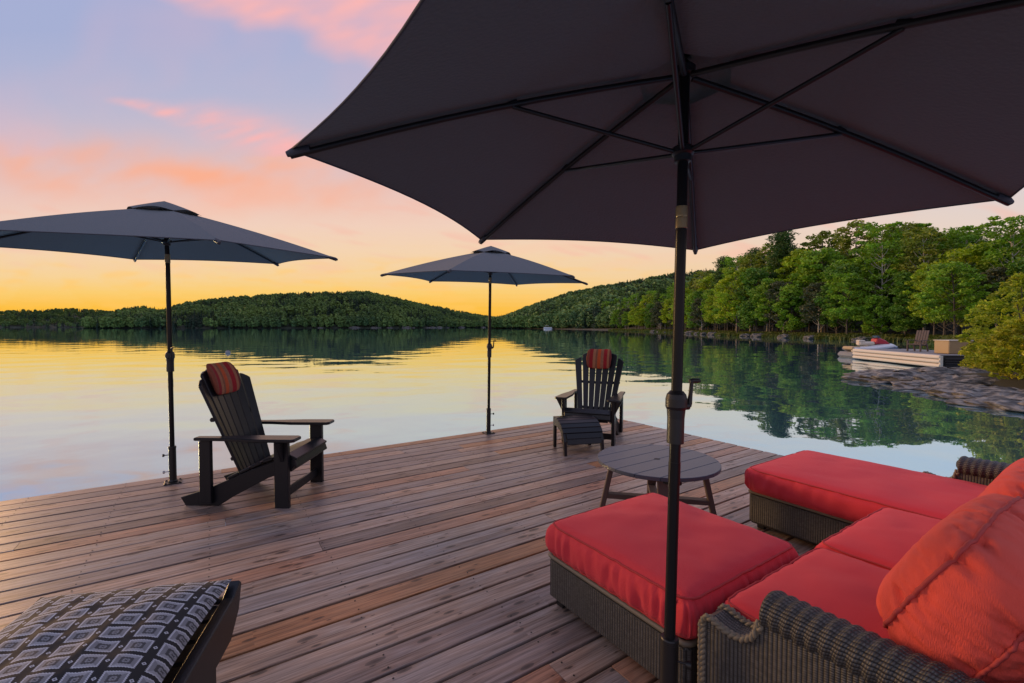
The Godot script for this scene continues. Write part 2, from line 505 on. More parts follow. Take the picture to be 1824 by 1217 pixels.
func make_sky() -> PanoramaSkyMaterial:
	var W_ := 2048; var H_ := 1024
	var f := PackedFloat32Array(); f.resize(W_ * H_ * 3)
	var glow := [[0.0, rgb(246, 176, 46)], [2.0, rgb(247, 187, 66)], [4.0, rgb(245, 200, 110)], [6.0, rgb(241, 205, 148)], [9.0, rgb(238, 206, 172)], [12.0, rgb(235, 203, 184)], [15.0, rgb(230, 195, 184)], [18.0, rgb(218, 189, 188)], [21.0, rgb(200, 185, 197)], [26.0, rgb(177, 178, 204)], [32.0, rgb(162, 171, 206)], [40.0, rgb(161, 170, 208)], [60.0, rgb(162, 171, 210)], [90.0, rgb(163, 172, 211)]]
	var side := [[0.0, rgb(236, 192, 142)], [5.0, rgb(231, 198, 168)], [12.0, rgb(223, 205, 193)], [20.0, rgb(208, 202, 209)], [30.0, rgb(186, 189, 212)], [45.0, rgb(172, 179, 212)], [60.0, rgb(167, 175, 212)], [90.0, rgb(165, 174, 212)]]
	var back := [[0.0, rgb(212, 186, 188)], [10.0, rgb(206, 188, 200)], [25.0, rgb(182, 182, 209)], [45.0, rgb(170, 177, 212)], [60.0, rgb(167, 175, 212)], [90.0, rgb(165, 174, 212)]]
	var n1 := noise(2, 1.0, 4); var n2 := noise(6, 1.0, 3)
	var half := H_ / 2
	var tab_a := []; var tab_b := []; var tab_d := []
	for k in 181:
		tab_a.push_back(ramp(glow, k * 0.5)); tab_b.push_back(ramp(side, k * 0.5)); tab_d.push_back(ramp(back, k * 0.5))
	var rgb_pink := rgb(243, 178, 176); var rgb_peach := rgb(248, 184, 158)
	for y in half:
		var el := 90.0 - (y + 0.5) / H_ * 180.0
		var ce := cos(deg_to_rad(el)); var se := sin(deg_to_rad(el)); var te := tan(deg_to_rad(minf(el, 89.0)))
		for x in W_:
			var az := (x + 0.5) / W_ * 360.0          # 0 is north over the lake, positive to the east
			if az > 180.0: az -= 360.0
			var off := absf(az + 32.0)
			if off > 180.0: off = 360.0 - off
			var wa := smoothstep(88.0, 22.0, off)
			var wb := smoothstep(155.0, 70.0, off)
			# the twilight layers are flat bands that sink away to either side of north
			var dip := 1.0 / cos(deg_to_rad(clampf(az, -52.0, 52.0)))
			dip = lerpf(dip, 1.0, smoothstep(60.0, 150.0, absf(az)))
			var h := te * dip
			var le := rad_to_deg(atan(h))
			var k := mini(int(le * 2.0), 179)
			var c: Vector3 = tab_d[k]
			if wb > 0.0: c = c.lerp(tab_b[k], wb)
			if wa > 0.0: c = c.lerp(tab_a[k], wa)
			# thin cirrus everywhere, on a flat layer high above
			var px := sin(deg_to_rad(az)) * ce / (se + 0.12); var pz := -cos(deg_to_rad(az)) * ce / (se + 0.12)
			var q := n1.get_noise_3d((px * 0.80 + pz * 0.6) * 0.55, (-px * 0.6 + pz * 0.80) * 1.5, 2.0)
			var cl := smoothstep(0.02, 0.5, q) * 0.18
			# clouds that stand over the north shore, laid out on the upright plane (g, h)
			if absf(az) < 66.0 and le < 60.0:
				var g := tan(deg_to_rad(az))
				var warp := n2.get_noise_2d(g * 3.2, h * 5.0)
				var fine := n1.get_noise_2d(g * 4.0 + h * 9.0, h * 30.0 - g * 9.0)
				var soft := n2.get_noise_2d(g * 6.0 + 9.0, h * 12.0 - g * 3.0)
				# the broad pink bank
				var edge := h - (0.70 - (g + 0.84) * 0.27) + warp * 0.035
				var bank := smoothstep(-0.01, 0.06, edge) * smoothstep(0.9, 0.35, edge) * smoothstep(-1.5, -0.75, g + warp * 0.2) * smoothstep(0.9, 0.0, g)
				cl = maxf(cl, bank * clampf(0.74 + soft * 0.32 + fine * 0.16, 0.0, 1.0))
				# a thin feathered streak under it
				var line := h - (0.487 - (g + 0.85) * 0.29 + sin((g + 0.85) * 9.0) * 0.008)
				var wd := 0.008 + 0.032 * smoothstep(-0.85, -0.50, g)
				var streak := exp(-pow((line + warp * 0.014) / wd, 2.0)) * smoothstep(-0.90, -0.78, g) * smoothstep(-0.33, -0.48, g)
				cl = maxf(cl, streak * clampf(0.60 + fine * 0.8, 0.0, 1.0))
				# salmon stratus
				var band := exp(-pow((h - 0.322 + (g + 0.65) * 0.06 + warp * 0.035) / 0.055, 2.0)) * smoothstep(-0.05, -0.55, g)
				var knot := exp(-pow((h - 0.318 + (g + 0.63) * 0.22) / 0.035, 2.0) - pow((g + 0.63) / 0.13, 2.0))
				c = c.lerp(rgb(246, 170, 136), clampf(band * (0.42 + soft * 0.5) + knot * 0.50, 0.0, 0.9))
				# golden flecks near the skyline
				var fl := smoothstep(0.05, 0.6, n2.get_noise_2d(g * 7.0, h * 42.0 + 8.0)) * smoothstep(0.19, 0.09, h) * wa
				c = c.lerp(rgb(252, 196, 100), fl * 0.5)
				var rose := smoothstep(0.15, 0.6, n2.get_noise_2d(g * 4.0 + 20.0, h * 26.0 + g * 5.0)) * smoothstep(0.10, 0.16, h) * smoothstep(0.34, 0.24, h)
				c = c.lerp(rgb(240, 182, 164), rose * 0.45)
			cl *= smoothstep(2.0, 8.0, el)
			var pink := (rgb_pink if le > 20.0 else rgb_peach).lerp(c * 1.06, 1.0 - maxf(wa, wb * 0.55))
			c = c.lerp(pink, cl)
			var o := (y * W_ + x) * 3
			f[o] = c.x; f[o + 1] = c.y; f[o + 2] = c.z
	for o in range(half * W_ * 3, W_ * H_ * 3, 3):
		f[o] = 0.25; f[o + 1] = 0.22; f[o + 2] = 0.22
	var im := Image.create_from_data(W_, H_, false, Image.FORMAT_RGBF, f.to_byte_array())
	var sm := PanoramaSkyMaterial.new()
	sm.panorama = tex(im)
	return sm

# ------------------------------------------------------------------ start
func _ready() -> void:
	rng.seed = 20240611
	var cam := Camera3D.new()
	cam.name = "camera"
	cam.fov = 73.156
	cam.near = 0.05
	cam.far = 12000.0
	cam.position = Vector3(0, EYE, 0)
	cam.rotation_degrees = Vector3(-1.851, 0, 0)
	add_child(cam)
	cam.current = true
	var we := WorldEnvironment.new()
	var env := Environment.new()
	env.background_mode = Environment.BG_SKY
	var sky := Sky.new()
	sky.sky_material = make_sky()
	env.sky = sky
	env.background_energy_multiplier = 1.0
	env.tonemap_mode = Environment.TONE_MAPPER_LINEAR
	env.tonemap_exposure = 1.12
	env.sdfgi_enabled = true
	env.ssao_enabled = true
	env.ssil_enabled = true
	we.environment = env
	we.name = "world_environment"
	add_child(we)
	var sun := DirectionalLight3D.new()
	sun.name = "sun"
	sun.light_color = Color(1.0, 0.78, 0.52)
	sun.light_energy = 0.6
	sun.light_angular_distance = 12.0
	sun.shadow_enabled = true
	add_child(sun)
	# low over the lake, just left of the frame
	var az := deg_to_rad(-57.0); var el := deg_to_rad(10.0)
	var to_sun := Vector3(sin(az) * cos(el), sin(el), -cos(az) * cos(el))
	sun.look_at_from_position(to_sun * 50.0, Vector3.ZERO, Vector3.UP)
	print("materials"); make_materials()
	print("lake"); build_lake()
	build_land()
	build_hills()
	print("deck"); build_deck()
	build_umbrellas()
	build_lounge()
	build_table()
	build_chairs()
	build_patterned_chair()
	print("shore"); build_forest()
	build_neighbour_dock()
	build_shore()
	print("done")

# ------------------------------------------------------------------ lake and land
func build_lake() -> void:
	var a := noise(51, 1.0, 2); var b := noise(52, 1.0, 2); var d := noise(53, 1.0, 1)
	var rad := [0.0]
	var r := 0.8
	while r < 420.0:
		rad.push_back(r); r *= 1.0165
	while r < 9000.0:
		rad.push_back(r); r *= 1.09
	var ang := []
	var t := -62.0
	while t < 62.0:
		ang.push_back(t); t += 0.42
	while t < 297.9:
		ang.push_back(t); t += 9.4
	var nu := ang.size(); var nv := rad.size()
	var mb := MB.new()
	var pts := PackedVector3Array()
	for j in nv:
		var rr: float = rad[j]
		var fade := smoothstep(400.0, 150.0, rr)
		for i in nu:
			var an := deg_to_rad(ang[i])
			var x := sin(an) * rr; var z := -cos(an) * rr
			var h := 0.0
			if fade > 0.0:
				var calm := 0.35 + 0.9 * smoothstep(-0.25, 0.45, d.get_noise_2d(x * 0.035, z * 0.035))
				h = (a.get_noise_2d(x * 0.20 + z * 0.05, z * 0.34) * 0.011 + b.get_noise_2d(x * 0.75, z * 1.1) * 0.0016 * calm) * fade
			pts.push_back(Vector3(x, WATER + h, z))
	mb.grid(pts, nu, nv, true, false, Vector3.UP, 1)
	for k in mb.v.size(): mb.uv[k] = Vector2(mb.v[k].x, mb.v[k].z) / 5.0
	var o := part("lake", mb, M.water, self)
	tag(o, "calm lake mirroring the yellow and pink sunset sky", "", "", "structure")

var SHORE := [Vector2(60, 6), Vector2(30, 0), Vector2(16.5, -5.0), Vector2(11.6, -9.3), Vector2(12.6, -12.2), Vector2(13.6, -16.4), Vector2(17.5, -17.6), Vector2(22.5, -18.6), Vector2(27, -24), Vector2(40, -44), Vector2(50, -58), Vector2(46.6, -65), Vector2(46, -78), Vector2(45, -97), Vector2(52, -150), Vector2(50, -215), Vector2(44, -300), Vector2(30, -380), Vector2(0, -520), Vector2(-20, -640)]

# metres inland of the right-hand shore; negative out on the lake
func inland(x: float, z: float) -> float:
	var best := 1e9
	var sgn := 1.0
	var p := Vector2(x, z)
	for k in SHORE.size() - 1:
		var a: Vector2 = SHORE[k]; var b: Vector2 = SHORE[k + 1]
		var q := Geometry2D.get_closest_point_to_segment(p, a, b)
		var dd := p.distance_squared_to(q)
		if dd < best - 1e-6:
			best = dd
			sgn = 1.0 if (b - a).cross(p - a) > 0.0 else -1.0
	return sqrt(best) * sgn

func land_height(x: float, z: float, d: float) -> float:
	if d < 0.0: return WATER - 0.05 + maxf(d * 0.4, -2.5)
	var bank := 0.35 * smoothstep(0.0, 2.0, d)
	var far := smoothstep(-120.0, -320.0, z)
	return WATER - 0.05 + bank + minf(d, 30.0) * 0.035 + maxf(0.0, d - 20.0) * lerpf(0.09, 0.20, far) * smoothstep(200.0, 60.0, d) + smoothstep(8.0, 60.0, d) * 1.0

func build_land() -> void:
	var mb := MB.new()
	var nz := noise(61, 0.05, 3)
	var xs := []; var zs := []
	var x := 6.0
	while x < 420.0:
		xs.push_back(x); x += 0.7 if x < 30.0 else (2.5 if x < 80.0 else 14.0)
	var z := 8.0
	while z > -560.0:
		zs.push_back(z); z -= 0.8 if z > -30.0 else (3.0 if z > -110.0 else 12.0)
	var pts := PackedVector3Array()
	for zz in zs:
		for xx in xs:
			var d := inland(xx, zz)
			var h := land_height(xx, zz, d)
			if d > -1.5: h += nz.get_noise_2d(xx * 8.0, zz * 8.0) * 0.10
			pts.push_back(Vector3(xx, h, zz))
	mb.grid(pts, xs.size(), zs.size(), false, false, Vector3.UP, 1)
	tag(part("shore_land", mb, M.soil, self), "wooded bank rising from the right hand shore", "", "", "structure")

func pixel_az(px: float) -> float:
	return atan((px - 912.0) / 820.0)

# a wooded ridge seen across the lake: profile of (pixel column, pixel row) of its skyline
func hill(called: String, label: String, prof: Array, near_r: Callable, far_r: Callable, tree_h: float, count: int, seed_: int, forest_label: String) -> void:
	var r := RandomNumberGenerator.new(); r.seed = seed_
	var nz := noise(seed_, 1.0, 4)
	var a0: float = pixel_az(prof[0][0]); var a1: float = pixel_az(prof[prof.size() - 1][0])
	var top := func(az: float, fr: float) -> float:
		var px := 912.0 + 820.0 * tan(az)
		var row := 582.0
		for k in prof.size() - 1:
			if px <= prof[k + 1][0]:
				row = lerpf(prof[k][1], prof[k + 1][1], clampf((px - prof[k][0]) / (prof[k + 1][0] - prof[k][0]), 0.0, 1.0)); break
		return EYE + (582.0 - row) / 820.0 * fr * cos(az) - tree_h
	var nu := 90; var nv := 26
	var pts := PackedVector3Array()
	var heights := func(az: float, t: float) -> Vector3:
		var nr: float = near_r.call(az); var fr: float = far_r.call(az)
		var rr := lerpf(nr - 6.0, fr, t)
		var hh: float = maxf(top.call(az, fr), 0.5)
		var up := pow(clampf(t, 0.0, 1.0), 0.85) if t <= 1.0 else 1.0 - (t - 1.0) * 0.6
		var h := WATER - 1.0 + (hh + 1.0) * up
		h += nz.get_noise_2d(az * 60.0, t * 4.0) * hh * 0.10 * sin(clampf(t, 0.0, 1.0) * PI)
		return Vector3(sin(az) * rr, h, -cos(az) * rr)
	for j in nv:
		for i in nu: pts.push_back(heights.call(lerpf(a0, a1, i / float(nu - 1)), j / float(nv - 1) * 1.5))
	var mb := MB.new()
	mb.grid(pts, nu, nv, false, false, Vector3.UP, 1)
	tag(part(called, mb, M.hill, self), label, "", "", "structure")
	# its trees, far too small and many to tell apart
	for kind in 2:
		var mm := MultiMesh.new()
		mm.transform_format = MultiMesh.TRANSFORM_3D
		mm.use_colors = true
		mm.mesh = far_tree(kind, seed_ + kind)
		var mine := int(count * (0.72 if kind == 0 else 0.28))
		mm.instance_count = mine
		for k in mine:
			var az := lerpf(a0, a1, r.randf())
			var t := pow(r.randf(), 0.9) * 1.06
			var p: Vector3 = heights.call(az, t)
			# conifers and broadleaf trees keep to stands of their own
			for again in 3:
				var stand := nz.get_noise_2d(p.x * 0.009 + 50.0, p.z * 0.009) + r.randf_range(-0.25, 0.25)
				if (stand > 0.12) == (kind == 1): break
				az = lerpf(a0, a1, r.randf())
				t = pow(r.randf(), 0.9) * 1.06
				p = heights.call(az, t)
			p.y = maxf(p.y, WATER)
			var hh := tree_h * (r.randf_range(0.55, 1.0) if kind == 0 else r.randf_range(0.6, 1.15))
			var w := hh * (r.randf_range(0.7, 1.25) if kind == 0 else r.randf_range(0.7, 1.0))
			var bs := Basis(Vector3.UP, r.randf() * TAU).scaled(Vector3(w, hh, w))
			mm.set_instance_transform(k, Transform3D(bs, p - Vector3(0, 0.4, 0)))
			var g := r.randf()
			var cc := Color(0.050, 0.115, 0.036).lerp(Color(0.150, 0.240, 0.050), clampf(g * 0.6 + 0.35 + nz.get_noise_2d(p.x * 0.012, p.z * 0.012) * 0.9, 0.0, 1.0)) if kind == 0 else Color(0.022, 0.060, 0.036).lerp(Color(0.045, 0.092, 0.046), g)
			mm.set_instance_color(k, cc)
		var o := MultiMeshInstance3D.new()
		o.multimesh = mm
		o.material_override = M.far_leaf
		o.name = numbered("far_broadleaf_wood" if kind == 0 else "far_conifer_wood")
		add_child(o)
		tag(o, forest_label % ("broadleaf" if kind == 0 else "conifer"), "wood", "", "stuff")

# unit tree for the far ridges: 1 m tall; coloured by the copy
func far_tree(kind: int, seed_: int) -> ArrayMesh:
	var r := RandomNumberGenerator.new(); r.seed = seed_
	var mb := MB.new()
	if kind == 0:
		for k in 90:
			var d := Vector3(r.randfn(), r.randfn(), r.randfn()).normalized()
			var p := Vector3(d.x * 0.30, 0.58 + d.y * 0.40, d.z * 0.30) * Vector3(r.randf_range(0.7, 1.0), 1, r.randf_range(0.7, 1.0))
			var a := Vector3(r.randfn(), r.randfn() * 0.5, r.randfn()).normalized()
			var b := a.cross(Vector3(r.randfn(), r.randfn(), r.randfn())).normalized()
			mb.col = Color.WHITE * r.randf_range(0.7, 1.3)
			mb.leaf(p, a * r.randf_range(0.08, 0.15), b * r.randf_range(0.06, 0.11))
	else:
		for k in 80:
			var t := r.randf()
			var rr := (1.0 - t) * 0.21 + 0.012
			var f := r.randf() * TAU
			var a := Vector3(cos(f), -0.35, sin(f))
			var b := Vector3(-sin(f), 0.1, cos(f))
			mb.col = Color.WHITE * r.randf_range(0.7, 1.3)
			mb.leaf(Vector3(cos(f) * rr * 0.55, 0.06 + t * 0.92, sin(f) * rr * 0.55), a * (rr * 0.6 + 0.02), b * (rr * 0.35 + 0.015))
		mb.col = Color.WHITE
		mb.tube([Vector3(0, 0, 0), Vector3(0, 1.0, 0)], [0.02, 0.004], 4, false)
	return mb.mesh(true)

func build_hills() -> void:
	hill("far_hill", "low far ridge behind the left arm of the lake", [[-420, 556], [-200, 548], [0, 551], [60, 549], [130, 547], [190, 551], [260, 560], [340, 572]],
		func(_az): return 1500.0, func(_az): return 1900.0, 14.0, 2600, 301, "far %s trees on the low ridge across the lake")
	hill("wooded_hill", "long rounded wooded hill across the lake", [[150, 574], [190, 557], [215, 548], [255, 543], [290, 548], [330, 536], [400, 527], [450, 524], [520, 519], [600, 517], [655, 516], [700, 526], [745, 537], [800, 548], [850, 558], [900, 566], [960, 574]],
		func(az): return 700.0 + 160.0 * smoothstep(-0.25, 0.0, az), func(az): return 960.0 + 120.0 * smoothstep(-0.25, 0.0, az), 14.0, 9500, 302, "%s trees covering the rounded hill across the lake")
	hill("right_hill", "wooded slope that drops to the lake beyond the right shore", [[872, 568], [905, 558], [940, 543], [975, 531], [1010, 519], [1060, 508], [1110, 500], [1170, 489], [1230, 480], [1300, 474]],
		func(az): return 470.0 - 190.0 * smoothstep(-0.06, 0.25, az), func(az): return 680.0 - 180.0 * smoothstep(-0.06, 0.30, az), 13.0, 6500, 303, "%s trees covering the slope beyond the right shore")

# ------------------------------------------------------------------ deck
func build_deck() -> void:
	var deck := Node3D.new()
	deck.name = "deck"
	add_child(deck)
	deck.rotation.y = DECK_TURN
	tag(deck, "weathered cedar plank deck floating at the edge of the lake", "", "", "structure")
	var pitch := 0.1535; var bw := 0.1375; var th := 0.036
	var u0 := -6.0
	var r := RandomNumberGenerator.new(); r.seed = 99
	# chamfered cross-section, given as (across, up)
	var sec := [Vector2(-bw / 2, -th), Vector2(-bw / 2, -0.003), Vector2(-bw / 2 + 0.001, -0.0009), Vector2(-bw / 2 + 0.003, 0), Vector2(bw / 2 - 0.003, 0), Vector2(bw / 2 - 0.001, -0.0009), Vector2(bw / 2, -0.003), Vector2(bw / 2, -th)]
	var row := 0
	var w := EDGE_W - bw / 2
	while w > -2.6:
		var u := u0 + r.randf_range(0.0, 2.0) - 2.0
		while u < EDGE_U:
			var l: float = [4.88, 3.66, 4.88, 6.1][r.randi() % 4]
			var u1 := u + l
			if EDGE_U - u1 < 0.5: u1 = EDGE_U + r.randf_range(-0.012, 0.012)
			if row == 0 and u1 < EDGE_U: u1 = minf(u1, EDGE_U)
			var mb := MB.new()
			var ou := r.randf(); var strip := r.randi() % 4
			var lift := r.randf_range(-0.0015, 0.0015)
			var g0 := u + 0.0015; var g1 := u1 - 0.0015
			for k in sec.size() - 1:
				var a: Vector2 = sec[k]; var b: Vector2 = sec[k + 1]
				var e := (b - a).normalized()
				var nn := Vector3(0, e.x, e.y) if k > 0 and k < 6 else Vector3(0, 0, -1.0 if k == 0 else 1.0)
				# across maps to local z
				nn = Vector3(0, 1, 0) if k == 3 else (Vector3(0, 0.6, -0.8) if k < 3 and k > 0 else (Vector3(0, 0.6, 0.8) if k > 3 and k < 6 else nn))
				var va := (strip + 0.06 + 0.88 * clampf((a.x + bw / 2) / bw, 0, 1)) / 4.0
				var vb := (strip + 0.06 + 0.88 * clampf((b.x + bw / 2) / bw, 0, 1)) / 4.0
				if k == 0: va = (strip + 0.02) / 4.0
				if k == 6: vb = (strip + 0.98) / 4.0
				mb.quad_uv([Vector3(g0, a.y + lift, a.x), Vector3(g1, a.y + lift, a.x), Vector3(g1, b.y + lift, b.x), Vector3(g0, b.y + lift, b.x)], nn.normalized(), [Vector2(ou + g0 / 2.4, va), Vector2(ou + g1 / 2.4, va), Vector2(ou + g1 / 2.4, vb), Vector2(ou + g0 / 2.4, vb)])
			for e in [g0, g1]:
				mb.quad_uv([Vector3(e, lift, -bw / 2 + 0.004), Vector3(e, lift, bw / 2 - 0.004), Vector3(e, lift - th, bw / 2), Vector3(e, lift - th, -bw / 2)], Vector3(-1.0 if e == g0 else 1.0, 0, 0), [Vector2(0, 0), Vector2(0, 0.02), Vector2(0.02, 0.02), Vector2(0.02, 0)])
			var mi := part("plank", mb, M.board[[0, 1, 2, 3, 4, 6, 0, 4, 1, 6, 2, 5][r.randi() % 12]], deck)
			mi.position.z = -w
			u = u1
		row += 1
		w -= pitch
	# frame below: joists across the boards, a rim under the open edges
	var j := -5.5
	while j < EDGE_U - 0.2:
		var mb := MB.new()
		mb.box(Vector3(j, -th - 0.072, -(EDGE_W - 8.0 / 2 - 0.06)), Vector3(0.04, 0.14, 7.9), 0.002)
		part("joist", mb, M.joist, deck)
		j += 0.61
	# pairs of deck screws over every joist
	var sc := MB.new()
	var ww := EDGE_W - bw / 2
	while ww > -0.5:
		var jj := -5.5
		while jj < EDGE_U - 0.2:
			for e in [-0.042, 0.042]:
				var cx := jj + r.randf_range(-0.008, 0.008); var cz: float = -ww + e + r.randf_range(-0.004, 0.004)
				sc.lathe([Vector2(0.0, 0.0004), Vector2(0.0036, 0.0008), Vector2(0.0044, -0.001)], 7, Transform3D(Basis.IDENTITY, Vector3(cx, 0.0013, cz)))
			jj += 0.61
		ww -= pitch
	var so := part("screw", sc, M.pole_matt, deck)
	so.set_meta("kind", "stuff")
	var f1 := MB.new(); f1.box(Vector3((u0 + EDGE_U) / 2, -th - 0.105, -(EDGE_W - 0.03)), Vector3(EDGE_U - u0 - 0.04, 0.2, 0.04), 0.003)
	part("fascia_board", f1, M.board[3], deck)
	var f2 := MB.new(); f2.box(Vector3(EDGE_U - 0.035, -th - 0.105, -(EDGE_W - 4.0)), Vector3(0.04, 0.2, 7.9), 0.003)
	part("fascia_board", f2, M.board[3], deck)
	for k in 6:
		for q in 2:
			var fl := MB.new()
			fl.box(Vector3(-4.6 + k * 1.85, -0.43, -(EDGE_W - 1.0 - q * 4.0)), Vector3(1.2, 0.38, 1.0), 0.05)
			part("float", fl, M.dock_dark, deck)

# ------------------------------------------------------------------ umbrellas
func hinge(a: Vector3, b: Vector3, t: float) -> Vector3:
	return a.lerp(b, t)

func umbrella(at: Vector3, lean: Vector2, joint_h: float, axis: Vector3, top_len: float, radius: float, drop: float, phase: float, crank_turn: float, knob_turn: float, label: String) -> void:
	var o := thing("patio_umbrella", label, "umbrella", at, 0.0, "market umbrellas standing on the deck")
	var n0 := Vector3(lean.x, 1, lean.y).normalized()
	var up := axis.normalized()
	var joint := n0 * joint_h
	var hub := joint + up * top_len
	# foot: plate, sleeve, two thumb screws
	var b0 := MB.new()
	b0.box(Vector3(0, 0.005, 0), Vector3(0.13, 0.01, 0.13), 0.002, Basis(Vector3.UP, DECK_TURN))
	for sx in [-1, 1]:
		for sz in [-1, 1]:
			b0.lathe([Vector2(0, 0.018), Vector2(0.006, 0.018), Vector2(0.008, 0.0105)], 8, Transform3D(Basis.IDENTITY, Basis(Vector3.UP, DECK_TURN) * Vector3(sx * 0.05, 0, sz * 0.05)))
	part("base_plate", b0, M.pole_matt, o)
	var tilt := Basis(Quaternion(Vector3.UP, n0))
	var sl := MB.new()
	sl.lathe([Vector2(0.036, 0.009), Vector2(0.036, 0.02), Vector2(0.0285, 0.03), Vector2(0.0285, 0.312), Vector2(0.0305, 0.314), Vector2(0.0305, 0.326), Vector2(0.028, 0.33), Vector2(0.018, 0.331)], 20, Transform3D(tilt, Vector3.ZERO))
	part("sleeve", sl, M.pole_matt, o)
	var kd := Vector3(cos(knob_turn), 0, sin(knob_turn))
	for hgt in [0.105, 0.255]:
		var kn := MB.new()
		var c0: Vector3 = n0 * hgt
		kn.tube([c0 + kd * 0.024, c0 + kd * 0.056], 0.004, 8)
		kn.tube([c0 + kd * 0.056, c0 + kd * 0.060, c0 + kd * 0.070, c0 + kd * 0.073], [0.007, 0.013, 0.013, 0.008], 10)
		part("thumb_screw", kn, M.pole_matt if hgt > 0.2 else M.steel, o)
	var lp := MB.new()
	lp.tube([n0 * 0.33, n0 * 1.085], 0.019, 18, false)
	lp.tube([n0 * 0.86, n0 * 0.935], 0.0203, 18)
	part("lower_pole", lp, M.pole, o)
	# crank housing
	var ch := MB.new()
	ch.lathe([Vector2(0.020, 1.00), Vector2(0.0285, 1.0), Vector2(0.0285, 1.085), Vector2(0.031, 1.115), Vector2(0.036, 1.125), Vector2(0.036, 1.152), Vector2(0.032, 1.168), Vector2(0.022, 1.180), Vector2(0.0185, 1.181)], 22, Transform3D(tilt, Vector3.ZERO))
	var hs := part("crank_housing", ch, M.pole_matt, o)
	var kr := Vector3(cos(crank_turn), 0, sin(crank_turn))
	var side := kr.cross(Vector3.UP)
	var cr := MB.new()
	var c1 := n0 * 1.125
	cr.tube([c1 + kr * 0.03, c1 + kr * 0.048], 0.013, 12)
	cr.tube([c1 + kr * 0.048, c1 + kr * 0.052 + Vector3(0, 0.01, 0), c1 + kr * 0.056 + Vector3(0, 0.04, 0), c1 + kr * 0.060 + Vector3(0, 0.085, 0)], [0.011, 0.010, 0.0075, 0.007], 8)
	cr.tube([c1 + kr * 0.052 + Vector3(0, 0.086, 0), c1 + kr * 0.064 + Vector3(0, 0.088, 0), c1 + kr * 0.085 + Vector3(0, 0.087, 0), c1 + kr * 0.094 + Vector3(0, 0.086, 0)], [0.007, 0.0085, 0.0085, 0.005], 8)
	part("crank_handle", cr, M.pole_matt, hs)
	var upm := MB.new()
	upm.tube([n0 * 1.17, joint], 0.0185, 18, false)
	upm.tube([joint, hub + up * 0.02], 0.0175, 18)
	part("upper_pole", upm, M.pole, o)
	var jc := MB.new()
	jc.lathe([Vector2(0.018, -0.04), Vector2(0.0205, -0.038), Vector2(0.0205, -0.004), Vector2(0.0196, 0.0), Vector2(0.0205, 0.004), Vector2(0.0205, 0.036), Vector2(0.018, 0.038)], 18, Transform3D(tilt, joint))
	jc.lathe([Vector2(0, 0.0235), Vector2(0.005, 0.0235), Vector2(0.006, 0.019)], 8, Transform3D(Basis(Vector3.RIGHT, PI / 2), joint))
	part("tilt_collar", jc, M.brass, o)
	# canopy frame directions
	var ax := up.cross(Vector3(0, 0, 1)).normalized(); var ay := up.cross(ax)
	var tips := []
	for k in 6: tips.push_back(hub - up * drop + (ax * cos(phase + k * PI / 3) + ay * sin(phase + k * PI / 3)) * radius)
	var runner := hub - up * (drop * 0.72 + 0.02)
	var rb := Basis(Quaternion(Vector3.UP, up))
	var hb := MB.new()
	hb.lathe([Vector2(0.018, -0.02), Vector2(0.034, -0.018), Vector2(0.036, 0.006), Vector2(0.026, 0.016), Vector2(0.012, 0.03), Vector2(0.0, 0.034)], 16, Transform3D(rb, hub))
	part("hub", hb, M.pole_matt, o)
	var rn := MB.new()
	rn.lathe([Vector2(0.018, -0.035), Vector2(0.027, -0.033), Vector2(0.029, -0.012), Vector2(0.037, -0.006), Vector2(0.037, 0.014), Vector2(0.028, 0.02), Vector2(0.018, 0.022)], 16, Transform3D(rb, runner))
	part("runner", rn, M.pole_matt, o)
	for k in 6:
		var tip: Vector3 = tips[k]
		var out := (tip - hub).normalized()
		var rib := MB.new()
		var along := []
		for s in 9:
			var t := s / 8.0
			along.push_back(hub.lerp(tip, t) + up * (0.02 * sin(t * PI) - 0.019) + out * 0.03 * (1.0 - t))
		rib.tube(along, 0.0105, 8)
		var ro := part("rib", rib, M.pole_matt, o)
		var pk := MB.new()
		pk.tube([hub.lerp(tip, 0.955) - up * 0.010, hub.lerp(tip, 0.992) - up * 0.010, tip + out * 0.012 - up * 0.012], [0.014, 0.015, 0.009], 8)
		part("rib_end", pk, M.hem, ro)
		var st := MB.new()
		var knee := hub.lerp(tip, 0.46) + up * 0.005
		var rdir := (tip - hub + up * drop).normalized()
		st.tube([runner + rdir * 0.03, knee - up * 0.012], 0.0075, 8)
		st.tube([knee - out * 0.014 + up * 0.002, knee + out * 0.014 - up * 0.002], 0.0105, 8)
		part("strut", st, M.pole_matt, o)
	# six cloth panels: rims drawn in between the tips, a little slack
	var cn := MB.new()
	var hem := MB.new()
	var rim := []
	var vent := 0.13
	for k in 6:
		var a: Vector3 = tips[k]; var b: Vector3 = tips[(k + 1) % 6]
		var p := PackedVector3Array()
		var nu := 15; var nv := 17
		for j in nv:
			var s := lerpf(vent, 1.0, j / float(nv - 1))
			for i in nu:
				var t := i / float(nu - 1)
				var q0 := hub.lerp(a, s) + up * 0.02 * sin(s * PI)
				var q1 := hub.lerp(b, s) + up * 0.02 * sin(s * PI)
				var m := q0.lerp(q1, t)
				var sag := 4.0 * t * (1.0 - t)
				m += (hub - up * drop * s - m) * (0.055 * sag * s * s)
				m += up * (0.010 * sag * s - 0.012 * sag * sin(s * PI))
				m += up * 0.0055 * sin(t * 23.0 + k * 2.0) * sag * s * (1.0 - s)
				p.push_back(m)
				if j == nv - 1 and i < nu - 1: rim.push_back(m)
		cn.grid(p, nu, nv, false, false, up, 1)
	var cv := part("canopy", cn, M.canopy, o)
	hem.tube(rim, 0.0035, 6, false, true)
	part("hem", hem, M.hem, cv)
	# vent cap, lifted off the opening and scalloped
	var vc := MB.new()
	var p2 := PackedVector3Array()
	var nu2 := 48; var nv2 := 7
